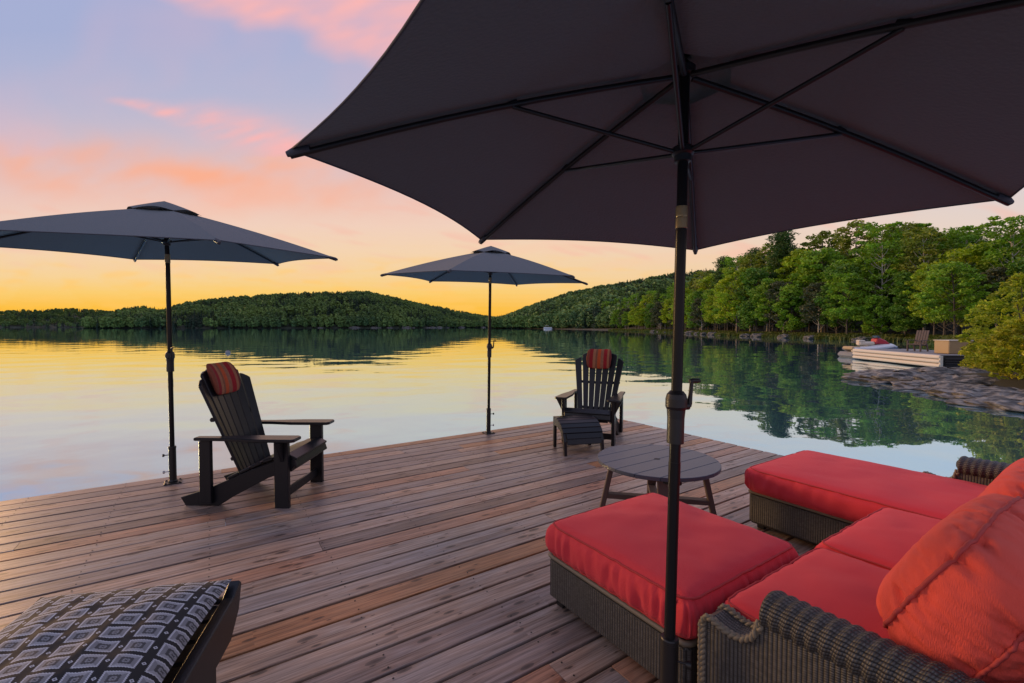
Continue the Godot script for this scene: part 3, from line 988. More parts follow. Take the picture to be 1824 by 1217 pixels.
	for j in nv2:
		var s := j / float(nv2 - 1)
		for i in nu2:
			var f := TAU * i / nu2
			var loc := fposmod(f, PI / 3) / (PI / 3)
			var rad := radius * 0.20 * s * lerpf(1.0, 0.90, 4.0 * loc * (1.0 - loc))
			p2.push_back(hub + up * (0.034 * (1.0 - s * s) + 0.018 - drop * 0.20 * s + 0.026 * sin(PI * loc) * s * s) + (ax * cos(phase + f) + ay * sin(phase + f)) * rad)
	vc.grid(p2, nu2, nv2, true, false, up, 1)
	part("vent_cap", vc, M.canopy, cv)

func build_umbrellas() -> void:
	umbrella(Vector3(0.535, 0, -1.545), Vector2(0.028, -0.031), 1.778, Vector3(0.024, 1, -0.038), 0.51, 1.291, 0.368, 0.111, -0.25, 0.5, "charcoal umbrella overhanging the red lounge, its pole beside the ottoman")
	umbrella(Vector3(-3.043, 0, -4.089), Vector2(0.001, 0.002), 2.0, Vector3(0.012, 1, 0.061), 0.444, 1.396, 0.387, 0.321, 0.7, 2.6, "open charcoal umbrella standing beside the chair with its back to the lake edge")
	umbrella(Vector3(-0.31, 0, -6.003), Vector2(0.013, 0.0), 2.0, Vector3(0.027, 1, 0.042), 0.392, 1.361, 0.375, -0.79, 0.2, -0.2, "open charcoal umbrella on the far deck edge between the two black chairs")

# ------------------------------------------------------------------ lounge set
# rounded box cushion with a crowned top and gathered sides; returns [body, piping]
func cushion_mesh(size: Vector3, rad: float, crown: float, pucker: float, seed_: int) -> Array:
	var nz := noise(seed_, 1.0, 2)
	var mb := MB.new()
	var h := size / 2.0
	var q := h - Vector3(rad, rad, rad)
	var shape := func(p: Vector3) -> Vector3:
		var inn := Vector3(clampf(p.x, -q.x, q.x), clampf(p.y, -q.y, q.y), clampf(p.z, -q.z, q.z))
		var d := p - inn
		var o := inn + (d.normalized() * rad if d.length() > 1e-6 else Vector3.ZERO)
		var fx := clampf(1.0 - pow(o.x / h.x, 4.0), 0, 1); var fz := clampf(1.0 - pow(o.z / h.z, 4.0), 0, 1)
		o.y += crown * fx * fz * (1.0 if o.y > 0.0 else -0.3)
		var sy := clampf(1.0 - pow(o.y / h.y, 2.0), 0, 1)
		# sides belly out and gather in vertical folds
		var fold := nz.get_noise_2d(o.x * 26.0 + o.z * 26.0, o.y * 3.0 + o.x * 2.0) * pucker
		var sharp := -pow(clampf(nz.get_noise_2d(o.x * 13.0 - o.z * 13.0 + 40.0, 3.0 + o.y * 2.0), 0.0, 1.0), 2.0) * pucker * 3.0
		if absf(o.x) > h.x * 0.86: o.x += signf(o.x) * (0.012 * sy + (fold + sharp) * (0.3 + sy))
		if absf(o.z) > h.z * 0.86: o.z += signf(o.z) * (0.012 * sy + (fold + sharp) * (0.3 + sy))
		# faint slack over the top
		if o.y > 0.0: o.y += nz.get_noise_2d(o.x * 2.6, o.z * 2.6) * 0.012 * fx * fz + nz.get_noise_2d(o.x * 9.0, o.z * 9.0 + 7.0) * 0.0016
		return o
	var ax := [Vector3(1, 0, 0), Vector3(0, 1, 0), Vector3(0, 0, 1)]
	for k in 3:
		var a: Vector3 = ax[k]; var b: Vector3 = ax[(k + 1) % 3]; var d: Vector3 = ax[(k + 2) % 3]
		for s in [-1.0, 1.0]:
			var nb := 40 if b.dot(h) > 0.15 else 12
			var nd := 40 if d.dot(h) > 0.15 else 12
			if nb == 12 or nd == 12:
				nb = 80 if nb == 40 else nb
				nd = 80 if nd == 40 else nd
			var p := PackedVector3Array()
			for j in nd + 1:
				var tj := sin((j / float(nd) - 0.5) * PI * 0.92) / sin(0.46 * PI)
				for i in nb + 1:
					var ti := sin((i / float(nb) - 0.5) * PI * 0.92) / sin(0.46 * PI)
					p.push_back(shape.call(a * h * s + b * h * ti + d * h * tj))
			mb.grid(p, nb + 1, nd + 1, false, false, a * s, 1)
	var pipes := MB.new()
	for e in [1.0, -1.0]:
		var loop := []
		var m := 120
		for i in m:
			var f := TAU * i / m
			var dx := cos(f); var dz := sin(f)
			var k := 1.0 / pow(pow(absf(dx), 14.0) + pow(absf(dz), 14.0), 1.0 / 14.0)
			var p0 := Vector3(dx * k * (h.x - rad * 0.28), e * (h.y - rad * 0.28), dz * k * (h.z - rad * 0.28))
			var p1: Vector3 = shape.call(Vector3(dx * k * h.x, e * h.y, dz * k * h.z) * 0.999)
			loop.push_back(p1.lerp(p0, 0.25) + (p1 - Vector3(clampf(p1.x, -q.x, q.x), clampf(p1.y, -q.y, q.y), clampf(p1.z, -q.z, q.z))).normalized() * 0.0028)
		pipes.tube(loop, 0.0046, 6, false, true)
	return [mb, pipes]

func cushion(called: String, label: String, category: String, at: Vector3, size: Vector3, seed_: int, group := "") -> Node3D:
	var o := thing(called, label, category, at, DECK_TURN, group)
	var c := cushion_mesh(size, minf(0.052, size.y * 0.42), 0.030, 0.010, seed_)
	var b := part("cover", c[0], M.red, o); b.position.y = size.y / 2
	var p := part("piping", c[1], M.red_piping, o); p.position.y = size.y / 2
	return o

# woven panel: a rounded box in metres with uv in metres
func wicker_box(mb: MB, lo: Vector3, hi: Vector3, rad := 0.02) -> void:
	mb.box((lo + hi) / 2.0, hi - lo, rad)

func build_lounge() -> void:
	# everything in deck axes: x = u, z = -w
	var ot := thing("ottoman", "low dark wicker ottoman drawn up to the seat beside the umbrella pole", "ottoman", deck_at(1.80, 1.40), DECK_TURN, "dark wicker lounge pieces")
	var b := MB.new()
	wicker_box(b, Vector3(-0.385, 0.035, -0.405), Vector3(0.385, 0.252, 0.405))
	part("woven_base", b, M.wicker, ot)
	var rimm := MB.new()
	ring(rimm, 0.385, 0.405, 0.255, 0.011)
	part("woven_rim", rimm, M.braid, ot)
	for sx in [-1, 1]:
		for sz in [-1, 1]:
			var l := MB.new(); l.box(Vector3(sx * 0.33, 0.018, sz * 0.35), Vector3(0.05, 0.036, 0.05), 0.004)
			part("foot", l, M.pole_matt, ot)
	cushion("seat_cushion", "square red cushion lying on the wicker ottoman", "cushion", deck_at(1.80, 1.39, 0.262), Vector3(0.80, 0.165, 0.82), 11, "red box cushions")
	# sofa with a chaise end
	var so := thing("wicker_sofa", "dark wicker sectional sofa with rolled arms and a chaise end", "sofa", Vector3.ZERO, DECK_TURN)
	var sb := MB.new()
	wicker_box(sb, Vector3(1.51, 0.035, -0.905), Vector3(3.10, 0.252, 0.02))
	part("seat_base", sb, M.wicker, so)
	var cb := MB.new()
	wicker_box(cb, Vector3(3.13, 0.035, -1.735), Vector3(3.96, 0.252, 0.02))
	part("chaise_base", cb, M.wicker, so)
	var cr := MB.new()
	ring_at(cr, Vector3(3.545, 0.255, -0.86), 0.415, 0.875, 0.011)
	part("woven_rim", cr, M.braid, so)
	for fx in [1.5, 3.05, 3.2, 3.9]:
		for fz in [-0.9, -0.05]:
			var l := MB.new(); l.box(Vector3(fx, 0.018, fz), Vector3(0.05, 0.036, 0.05), 0.004)
			part("foot", l, M.pole_matt, so)
	for fx in [3.2, 3.9]:
		var l := MB.new(); l.box(Vector3(fx, 0.018, -1.67), Vector3(0.05, 0.036, 0.05), 0.004)
		part("foot", l, M.pole_matt, so)
	arm(so, 1.45, 0.10, 0.0)
	arm(so, 3.98, 0.08, 0.11)
	# sloping back behind the pillows
	var bk := MB.new()
	bk.box(Vector3(2.71, 0.46, 0.10), Vector3(2.62, 0.62, 0.07), 0.02, Basis(Vector3.RIGHT, 0.16))
	part("backrest", bk, M.wicker, so)
	var roll := MB.new()
	rolled(roll, Vector3(1.40, 0.76, 0.155), Vector3(4.02, 0.76, 0.155), 0.05)
	part("top_roll", roll, M.wicker, so)
	cushion("seat_cushion", "red seat cushion behind the ottoman, next to the braided arm", "cushion", deck_at(1.89, 0.47, 0.262), Vector3(0.765, 0.165, 0.94), 12, "red box cushions")
	cushion("seat_cushion", "red seat cushion in the middle of the wicker sofa, open deck before it", "cushion", deck_at(2.68, 0.48, 0.262), Vector3(0.79, 0.165, 0.95), 13, "red box cushions")
	cushion("seat_cushion", "long red cushion on the chaise end of the sofa", "cushion", deck_at(3.53, 0.87, 0.262), Vector3(0.88, 0.165, 1.76), 14, "red box cushions")
	pillow("plump coral back pillow against the braided wicker arm", Vector3(1.90, 0.425, -0.33), 0.0, 21)
	pillow("plump coral back pillow between two others on the sofa", Vector3(2.66, 0.425, -0.34), 0.05, 22)
	pillow("plump coral back pillow at the head of the chaise", Vector3(3.46, 0.425, -0.33), -0.04, 23)

func ring(mb: MB, hx: float, hz: float, y: float, r: float) -> void:
	ring_at(mb, Vector3(0, y, 0), hx, hz, r)

func ring_at(mb: MB, c: Vector3, hx: float, hz: float, r: float) -> void:
	var loop := []
	var cor := [Vector2(1, 1), Vector2(-1, 1), Vector2(-1, -1), Vector2(1, -1)]
	for k in 4:
		var q: Vector2 = cor[k]
		for s in 4:
			var f := PI / 2 * (k + s / 3.0)
			loop.push_back(c + Vector3(q.x * (hx - 0.03) + cos(f) * 0.03, 0, q.y * (hz - 0.03) + sin(f) * 0.03))
		var nx: Vector2 = cor[(k + 1) % 4]
		for s in range(1, 24):
			var t := s / 24.0
			var a := Vector3(q.x * (hx - 0.03) + cos(PI / 2 * (k + 1)) * 0.03, 0, q.y * (hz - 0.03) + sin(PI / 2 * (k + 1)) * 0.03)
			var b := Vector3(nx.x * (hx - 0.03) + cos(PI / 2 * (k + 1)) * 0.03, 0, nx.y * (hz - 0.03) + sin(PI / 2 * (k + 1)) * 0.03)
			loop.push_back(c + a.lerp(b, t))
	mb.tube(loop, r, 8, false, true)

# two plaited strands along a path
func braid(mb: MB, path: Array, r: float) -> void:
	var curve := Curve3D.new()
	for p in path: curve.add_point(p)
	var ln := curve.get_baked_length()
	var m := int(ln / 0.0075)
	for s in 3:
		var pts := []
		for k in m + 1:
			var d := ln * k / m
			var p := curve.sample_baked(d)
			var t := (curve.sample_baked(minf(d + 0.005, ln)) - curve.sample_baked(maxf(d - 0.005, 0.0))).normalized()
			var fr := mb.frame_of(t)
			var f := d / 0.058 * TAU + s * TAU / 3.0
			pts.push_back(p + (fr[0] as Vector3) * cos(f) * r * 0.62 + (fr[1] as Vector3) * sin(f * 2.0) * r * 0.42)
		mb.tube(pts, r * 0.56, 7)

# a roll of weave between two points, ribbed round its girth
func rolled(mb: MB, a: Vector3, b: Vector3, r: float) -> void:
	var ln := a.distance_to(b)
	var m := int(ln / 0.006)
	var t := (b - a).normalized()
	var side := Vector3(1, 0, 0) if absf(t.z) > 0.5 else Vector3(0, 0, 1)
	var p := PackedVector3Array()
	var ns := 28
	for k in m + 1:
		var f := k / float(m)
		var c := a.lerp(b, f)
		var shut := smoothstep(0.0, 0.02 / ln, f) * smoothstep(0.0, 0.02 / ln, 1.0 - f)
		for s in ns:
			var q := TAU * s / ns
			var ridge := 1.0 + 0.055 * sin(f * ln / 0.034 * TAU + q * 1.2)
			var rr := r * ridge * (0.35 + 0.65 * shut)
			p.push_back(c + side * cos(q) * rr * 1.0 + Vector3.UP * sin(q) * rr * 0.86)
	mb.grid(p, ns, m + 1, true, false, (a + b) / 2.0, 0, TAU * r, ln)

# one arm of the sofa in deck axes: a woven side with a dip at the front edged by a plait, and a rolled rest
func arm(so: Node3D, u: float, thick: float, ahead: float) -> void:
	var a := Node3D.new()
	a.name = "arm"
	so.add_child(a, true)
	a.position.z = -ahead
	var prof := [Vector2(-0.925, 0.04), Vector2(-0.925, 0.400), Vector2(-0.90, 0.416), Vector2(-0.865, 0.406), Vector2(-0.825, 0.400), Vector2(-0.785, 0.407), Vector2(-0.755, 0.430), Vector2(-0.737, 0.465), Vector2(-0.727, 0.51), Vector2(0.12, 0.51), Vector2(0.12, 0.04)]
	var outline := []
	for q in prof: outline.push_back(q)
	var side := MB.new()
	side.prism(outline, u - thick / 2, u + thick / 2, Transform3D(Basis(Vector3(0, 0, 1), Vector3(0, 1, 0), Vector3(1, 0, 0)), Vector3.ZERO), 0.006)
	part("woven_side", side, M.wicker, a)
	var rl := MB.new()
	rolled(rl, Vector3(u, 0.522, -0.745), Vector3(u, 0.535, 0.14), 0.066)
	part("rolled_rest", rl, M.wicker, a)
	for s in [-1.0, 1.0]:
		var br := MB.new()
		var x: float = u + s * thick / 2
		braid(br, [Vector3(x, 0.05, -0.927), Vector3(x, 0.20, -0.929), Vector3(x, 0.385, -0.929), Vector3(x, 0.416, -0.913), Vector3(x, 0.416, -0.89), Vector3(x, 0.407, -0.86), Vector3(x, 0.402, -0.825), Vector3(x, 0.409, -0.785), Vector3(x, 0.432, -0.755), Vector3(x, 0.467, -0.738), Vector3(x, 0.492, -0.732)], 0.0125)
		part("plait", br, M.braid, a)

func pillow(label: String, at: Vector3, turn: float, seed_: int) -> void:
	var o := thing("back_pillow", label, "pillow", Basis(Vector3.UP, DECK_TURN) * at, DECK_TURN + turn, "coral back pillows on the sofa")
	var nz := noise(seed_, 1.0, 3)
	var hx := 0.385; var hy := 0.215; var hz := 0.165
	var lean := Basis(Vector3.RIGHT, 0.50)
	var place := func(p: Vector3) -> Vector3: return lean * p + Vector3(0, 0.225, 0.0)
	# a boxed pillow: the gusset bellies, the faces puff, the corners gather
	var surf := func(th: float, ph: float) -> Vector3:
		var cx := cos(th); var cy := sin(th)
		var k := 1.0 / pow(pow(absf(cx), 4.5) + pow(absf(cy), 4.5), 1.0 / 4.5)
		var e := pow(maxf(cos(ph), 0.0), 0.42)
		var z := signf(sin(ph)) * pow(absf(sin(ph)), 0.85)
		var p := Vector3(cx * k * hx * e, cy * k * hy * e, z * hz)
		var cor := pow(absf(sin(2.0 * th)), 3.0)
		var edge := exp(-pow((absf(ph) - 0.55) / 0.42, 2.0))
		var wr := nz.get_noise_2d(th * 7.0, ph * 1.3) * 0.008 + nz.get_noise_2d(th * 17.0 + 9.0, ph * 2.0) * 0.004
		var crease := -pow(clampf(nz.get_noise_2d(th * 4.0 + 30.0, ph * 1.1 + 4.0), 0.0, 1.0), 1.5) * 0.035
		var d := p.normalized()
		p += d * ((wr + crease) * (0.35 + edge) - cor * edge * 0.018)
		if p.y < -hy * 0.9: p.y = -hy * 0.9 + (p.y + hy * 0.9) * 0.3
		return p
	var nu := 150; var nv := 54
	var pts := PackedVector3Array()
	for j in nv:
		var ph := (j / float(nv - 1) - 0.5) * PI * 0.998
		for i in nu: pts.push_back(place.call(surf.call(TAU * i / nu, ph)))
	var mb := MB.new()
	mb.grid(pts, nu, nv, true, false, place.call(Vector3.ZERO))
	part("cover", mb, M.coral, o)
	for ph in [-0.50, 0.50]:
		var loop := []
		for i in 160:
			var p: Vector3 = surf.call(TAU * i / 160.0, ph)
			loop.push_back(place.call(p + p.normalized() * 0.003))
		var pp := MB.new()
		pp.tube(loop, 0.0055, 7, false, true)
		part("piping", pp, M.coral_piping, o)

# ------------------------------------------------------------------ round table
func build_table() -> void:
	var o := thing("round_table", "low round slate grey plank table behind the umbrella pole", "table", Vector3(1.04, 0, -3.27), DECK_TURN)
	var R := 0.42; var top := 0.452
	var nb := 6; var pw := 2.0 * R / nb
	for k in nb:
		var z0 := -R + k * pw + 0.0022; var z1 := -R + (k + 1) * pw - 0.0022
		var poly := []
		for s in 13:
			var z := lerpf(z0, z1, s / 12.0)
			poly.push_back(Vector2(sqrt(maxf(R * R - z * z, 0.0)), z))
		for s in 13:
			var z := lerpf(z1, z0, s / 12.0)
			poly.push_back(Vector2(-sqrt(maxf(R * R - z * z, 0.0)), z))
		var mb := MB.new()
		# the outermost slivers close to a point: merge double corners
		var clean := []
		for q in poly:
			if clean.is_empty() or (q as Vector2).distance_to(clean[clean.size() - 1]) > 0.002: clean.push_back(q)
		if (clean[0] as Vector2).distance_to(clean[clean.size() - 1]) < 0.002: clean.pop_back()
		mb.prism(clean, top - 0.026, top, Transform3D(Basis(Vector3(1, 0, 0), Vector3(0, 0, 1), Vector3(0, 1, 0)), Vector3.ZERO), 0.0025)
		part("top_plank", mb, M.slate, o)
	var hole := MB.new()
	hole.lathe([Vector2(0.0, top + 0.0012), Vector2(0.019, top + 0.0012), Vector2(0.022, top + 0.0004)], 16)
	part("hole_plug", hole, M.dock_dark, o)
	for s in [-1, 1]:
		var c := MB.new(); c.box(Vector3(s * 0.2, top - 0.046, 0), Vector3(0.07, 0.036, 0.66), 0.003)
		part("top_brace", c, M.black, o)
	for k in 4:
		var f := PI / 4 + k * PI / 2
		var d := Vector3(cos(f), 0, sin(f))
		var l := MB.new()
		var a := d * 0.40 + Vector3(0, 0.0, 0); var b := d * 0.31 + Vector3(0, top - 0.03, 0)
		var ydir := (b - a).normalized()
		var xdir := Vector3(-d.z, 0, d.x)
		l.box((a + b) / 2 + Vector3(0, 0.002, 0), Vector3(0.065, a.distance_to(b) - 0.01, 0.036), 0.004, Basis(xdir, ydir, xdir.cross(ydir)))
		part("leg", l, M.brown, o)
	for s in 2:
		var st := MB.new()
		st.box(Vector3(0, 0.13 + s * 0.037, 0), Vector3(0.74, 0.034, 0.06), 0.003, Basis(Vector3.UP, PI / 4 + s * PI / 2))
		part("stretcher", st, M.brown, o)

# ------------------------------------------------------------------ slatted lake chairs
var SIDE := Transform3D(Basis(Vector3(0, 0, 1), Vector3(0, 1, 0), Vector3(1, 0, 0)), Vector3.ZERO)
var FLAT := Transform3D(Basis(Vector3(1, 0, 0), Vector3(0, 0, 1), Vector3(0, 1, 0)), Vector3.ZERO)

func build_chairs() -> void:
	var o := thing("adirondack_chair", "black slatted chair turned sideways to the lake, striped headrest on its back", "chair", Vector3(-1.767, 0, -3.816), deg_to_rad(88.8), "black slatted lakeside chairs")
	var hw := 0.30
	for s in [-1.0, 1.0]:
		var leg := MB.new()
		leg.prism([Vector2(-0.055, 0), Vector2(0.055, 0), Vector2(0.055, 0.525), Vector2(-0.055, 0.525)], s * hw - 0.019, s * hw + 0.019, SIDE, 0.004)
		part("front_leg", leg, M.black, o)
		var rail := MB.new()
		var x0: float = s * (hw - 0.04)
		rail.prism([Vector2(0.075, 0.375), Vector2(0.095, 0.34), Vector2(0.06, 0.285), Vector2(-0.12, 0.225), Vector2(-0.40, 0.075), Vector2(-0.52, 0.0), Vector2(-0.78, 0.0), Vector2(-0.82, 0.065), Vector2(-0.62, 0.13), Vector2(-0.42, 0.215), Vector2(-0.26, 0.285), Vector2(-0.10, 0.345), Vector2(0.02, 0.375)], x0 - 0.018, x0 + 0.018, SIDE, 0.004)
		part("side_rail", rail, M.black, o)
		var post := MB.new()
		post.prism([Vector2(-0.64, 0.03), Vector2(-0.55, 0.03), Vector2(-0.55, 0.545), Vector2(-0.64, 0.515)], s * hw - 0.018, s * hw + 0.018, SIDE, 0.004)
		part("rear_post", post, M.black, o)
		var am := MB.new()
		var pl := []
		for q in [Vector2(0.075, 0.115), Vector2(0.055, 0.135), Vector2(-0.05, 0.135), Vector2(-0.075, 0.11), Vector2(-0.075, -0.20), Vector2(-0.045, -0.40), Vector2(-0.04, -0.66), Vector2(0.025, -0.66), Vector2(0.035, -0.40), Vector2(0.07, -0.15)]:
			pl.push_back(Vector2(s * (hw + 0.015 + q.x), q.y))
		am.prism(pl, 0.526, 0.551, FLAT, 0.005)
		part("armrest", am, M.black, o)
		var bracket := MB.new()
		bracket.prism([Vector2(0.0, 0.525), Vector2(0.085, 0.525), Vector2(0.03, 0.42), Vector2(0.0, 0.36)], -0.016, 0.016, Transform3D(Basis(Vector3(s, 0, 0), Vector3(0, 1, 0), Vector3(0, 0, 1)), Vector3(s * (hw + 0.018), 0, 0.01)), 0.003)
		part("arm_bracket", bracket, M.black, o)
	# seat: a waterfall edge of two slats and four along the dip
	var seat := [[0.088, 0.335, -1.25], [0.062, 0.388, -0.45], [-0.025, 0.392, 0.10], [-0.125, 0.362, 0.32], [-0.222, 0.322, 0.42], [-0.315, 0.278, 0.45], [-0.405, 0.235, 0.45]]
	for q in seat:
		var mb := MB.new()
		mb.box(Vector3(0, q[1], q[0]), Vector3(0.556, 0.022, 0.088 if q[2] > -1.0 else 0.062), 0.005, Basis(Vector3.RIGHT, -q[2]))
		part("seat_slat", mb, M.black, o)
	var str_ := MB.new(); str_.box(Vector3(0, 0.095, 0.0), Vector3(0.56, 0.07, 0.022), 0.004); part("stretcher", str_, M.black, o)
	var ap := MB.new(); ap.box(Vector3(0, 0.30, 0.035), Vector3(0.482, 0.075, 0.02), 0.004); part("front_apron", ap, M.black, o)
	# fan back
	var foot := Vector3(0, 0.20, -0.40); var lean := Vector3(0, cos(0.345), -sin(0.345)); var front := Vector3(0, sin(0.345), cos(0.345))
	for k in 7:
		var f := (k - 3) / 3.0
		var ln := 0.915 - 0.085 * f * f - (0.03 if absf(f) > 0.9 else 0.0)
		var x0 := f * 0.185; var x1 := f * 0.285
		var dish0 := 0.028 * f * f; var dish1 := 0.036 * f * f
		var base := foot + Vector3(x0, 0, 0) + front * dish0
		var top := foot + Vector3(x1, 0, 0) + lean * ln + front * dish1
		var yd := (top - base).normalized()
		var turn := -f * 0.30
		var xd := (Vector3(cos(turn), 0, 0) + front * -sin(turn) * -1.0 * 1.0).normalized()
		xd = (Vector3(cos(turn), 0, 0) + front * (-sin(turn))).normalized()
		xd = (xd - yd * xd.dot(yd)).normalized()
		var len2 := base.distance_to(top)
		var w0 := 0.0275; var w1 := 0.0425
		var slope := -0.045 * f
		var sl := MB.new()
		sl.prism([Vector2(-w0, 0), Vector2(w0, 0), Vector2(w1, len2 + slope * 0.5), Vector2(w1 * 0.5, len2 + slope * 0.25 + 0.006), Vector2(-w1 * 0.5, len2 - slope * 0.25 + 0.006), Vector2(-w1, len2 - slope * 0.5)], -0.011, 0.011, Transform3D(Basis(xd, yd, xd.cross(yd)), base), 0.004)
		part("back_slat", sl, M.black, o)
	for q in [[0.16, 0.43], [0.50, 0.56]]:
		var cb := MB.new()
		var pts := []
		for k in 9:
			var f := (k - 4) / 4.0
			pts.push_back(foot + Vector3(f * q[1] / 2, 0, 0) + lean * q[0] + front * (0.048 * f * f - 0.030))
		cb.tube(pts, 0.019, 6)
		part("back_brace", cb, M.black, o)
	var o2 := copy(o, "adirondack_chair", Vector3(0.921, 0, -5.515), deg_to_rad(-22.0), "black slatted chair facing the lounge from the far deck corner, footrest before it")
	headrest(o.transform, foot, lean, front, -0.02, "striped red and orange headrest pillow on the chair turned sideways")
	headrest(o2.transform, foot, lean, front, 0.0, "striped red and orange headrest pillow on the chair in the far corner")
	# footrest with a curved slatted top
	var fr := thing("footrest", "small black slatted footrest in front of the far corner chair", "footrest", Vector3(0.752, 0, -5.17), deg_to_rad(12.0))
	for s in [-1.0, 1.0]:
		var sd := MB.new()
		var pl := [Vector2(0.20, 0.0), Vector2(0.165, 0.0), Vector2(0.135, 0.14), Vector2(0.05, 0.235), Vector2(-0.10, 0.265), Vector2(-0.175, 0.255), Vector2(-0.185, 0.0), Vector2(-0.225, 0.0), Vector2(-0.225, 0.345), Vector2(-0.10, 0.345), Vector2(0.04, 0.315), Vector2(0.13, 0.25), Vector2(0.18, 0.15)]
		sd.prism(pl, s * 0.215 - 0.016, s * 0.215 + 0.016, SIDE, 0.003)
		part("side_frame", sd, M.black, fr)
	for q in [[-0.195, 0.352, 0.0], [-0.125, 0.354, 0.04], [-0.055, 0.345, 0.18], [0.012, 0.329, 0.32], [0.073, 0.300, 0.55], [0.124, 0.258, 0.80], [0.160, 0.205, 1.05], [0.183, 0.150, 1.2]]:
		var sl := MB.new()
		sl.box(Vector3(0, q[1] - 0.004, q[0]), Vector3(0.396 if q[2] > 0.9 else 0.46, 0.018, 0.062), 0.004, Basis(Vector3.RIGHT, q[2]))
		part("top_slat", sl, M.black, fr)

func headrest(seat: Transform3D, foot: Vector3, lean: Vector3, front: Vector3, shift: float, label: String) -> void:
	var o := thing("headrest_pillow", label, "pillow", seat * (foot + lean * 0.80), seat.basis.get_euler().y, "striped headrest pillows")
	var mb := MB.new()
	var nu := 28; var nv := 40
	var pts := PackedVector3Array()
	var hw := 0.168
	# lies on the slats and folds over their tops
	var path := []
	for j in nv:
		var f := TAU * j / nv
		var e := Vector2(cos(f), sin(f))
		var k := 1.0 / pow(pow(absf(e.x), 3.0) + pow(absf(e.y), 3.0), 1.0 / 3.0)
		var up := e.x * k * 0.135; var out := e.y * k * 0.017 + 0.028
		path.push_back(lean * (up + 0.01) + front * (out + 0.018 * (1.0 - pow(up / 0.125, 2.0)) * (1.0 if e.y > 0.0 else 0.0)))
	for j in nv:
		for i in nu:
			var t := i / float(nu - 1) * 2.0 - 1.0
			var pin := sqrt(maxf(1.0 - pow(absf(t), 10.0), 0.0))
			var p: Vector3 = path[j]
			var mid := lean * 0.01 + front * 0.045
			pts.push_back(mid.lerp(p, 0.02 + 0.98 * pin) + Vector3(t * hw + shift, 0, 0) + front * 0.055 * t * t * 0.5)
	mb.grid(pts, nu, nv, false, true, lean * 0.01 + front * 0.045)
	part("cover", mb, M.stripes, o)

# ------------------------------------------------------------------ patterned seat, lower left
func build_patterned_chair() -> void:
	var o := thing("lounge_chair", "black framed low seat in the deck foreground carrying a patterned cushion", "chair", Vector3(-1.295, 0, -1.265), deg_to_rad(11.5))
	# local +z towards the camera, seat falls away backwards
	var hw := 0.312
	for s in [-1.0, 1.0]:
		var rail := MB.new()
		rail.prism([Vector2(-0.37, 0.385), Vector2(-0.435, 0.415), Vector2(-0.452, 0.40), Vector2(-0.42, 0.31), Vector2(-0.34, 0.24), Vector2(-0.10, 0.22), Vector2(0.40, 0.10), Vector2(0.62, 0.0), Vector2(0.72, 0.0), Vector2(0.74, 0.06), Vector2(0.45, 0.24), Vector2(0.10, 0.335)], s * hw - 0.02, s * hw + 0.02, SIDE, 0.004)
		part("side_rail", rail, M.black, o)
		var leg := MB.new()
		leg.box(Vector3(s * (hw - 0.037), 0.165, -0.27), Vector3(0.032, 0.33, 0.09), 0.004)
		part("front_leg", leg, M.black, o)
	for q in [[-0.395, 0.365, -0.4], [-0.31, 0.362, 0.10], [-0.22, 0.352, 0.12], [-0.13, 0.341, 0.12], [-0.04, 0.330, 0.12], [0.05, 0.319, 0.12], [0.14, 0.306, 0.16], [0.23, 0.29, 0.2], [0.32, 0.27, 0.24]]:
		var sl := MB.new()
		sl.box(Vector3(0, q[1], q[0]), Vector3(0.578, 0.02, 0.08), 0.004, Basis(Vector3.RIGHT, q[2]))
		part("seat_slat", sl, M.black, o)
	var c := thing("patterned_cushion", "black and white lozenge patterned cushion in the lower left chair frame", "cushion", Vector3(-1.295, 0, -1.265), deg_to_rad(11.5))
	var nu := 44; var nv := 44
	var nz := noise(71, 1.0, 2)
	for side in [1.0, -1.0]:
		var pts := PackedVector3Array()
		for j in nv:
			var b := j / float(nv - 1) * 2.0 - 1.0
			for i in nu:
				var a := i / float(nu - 1) * 2.0 - 1.0
				var pin := 1.0 - 0.05 * (1.0 - b * b); var pin2 := 1.0 - 0.05 * (1.0 - a * a)
				var x := a * 0.312 * pin; var z := b * 0.42 * pin2 + 0.0
				var puff := pow(maxf((1.0 - pow(absf(a), 2.6)) * (1.0 - pow(absf(b), 2.6)), 0.0), 0.55)
				var y: float = 0.395 - z * 0.09 + side * puff * (0.075 if side > 0 else 0.012)
				y += nz.get_noise_2d(a * 2.5, b * 2.5) * 0.010 * puff * side
				pts.push_back(Vector3(x, y, z))
		var mb := MB.new()
		mb.grid(pts, nu, nv, false, false, Vector3(0, side, 0), 1, 3.3, 7.0)
		part("cover" if side > 0 else "underside", mb, M.lozenge, c)

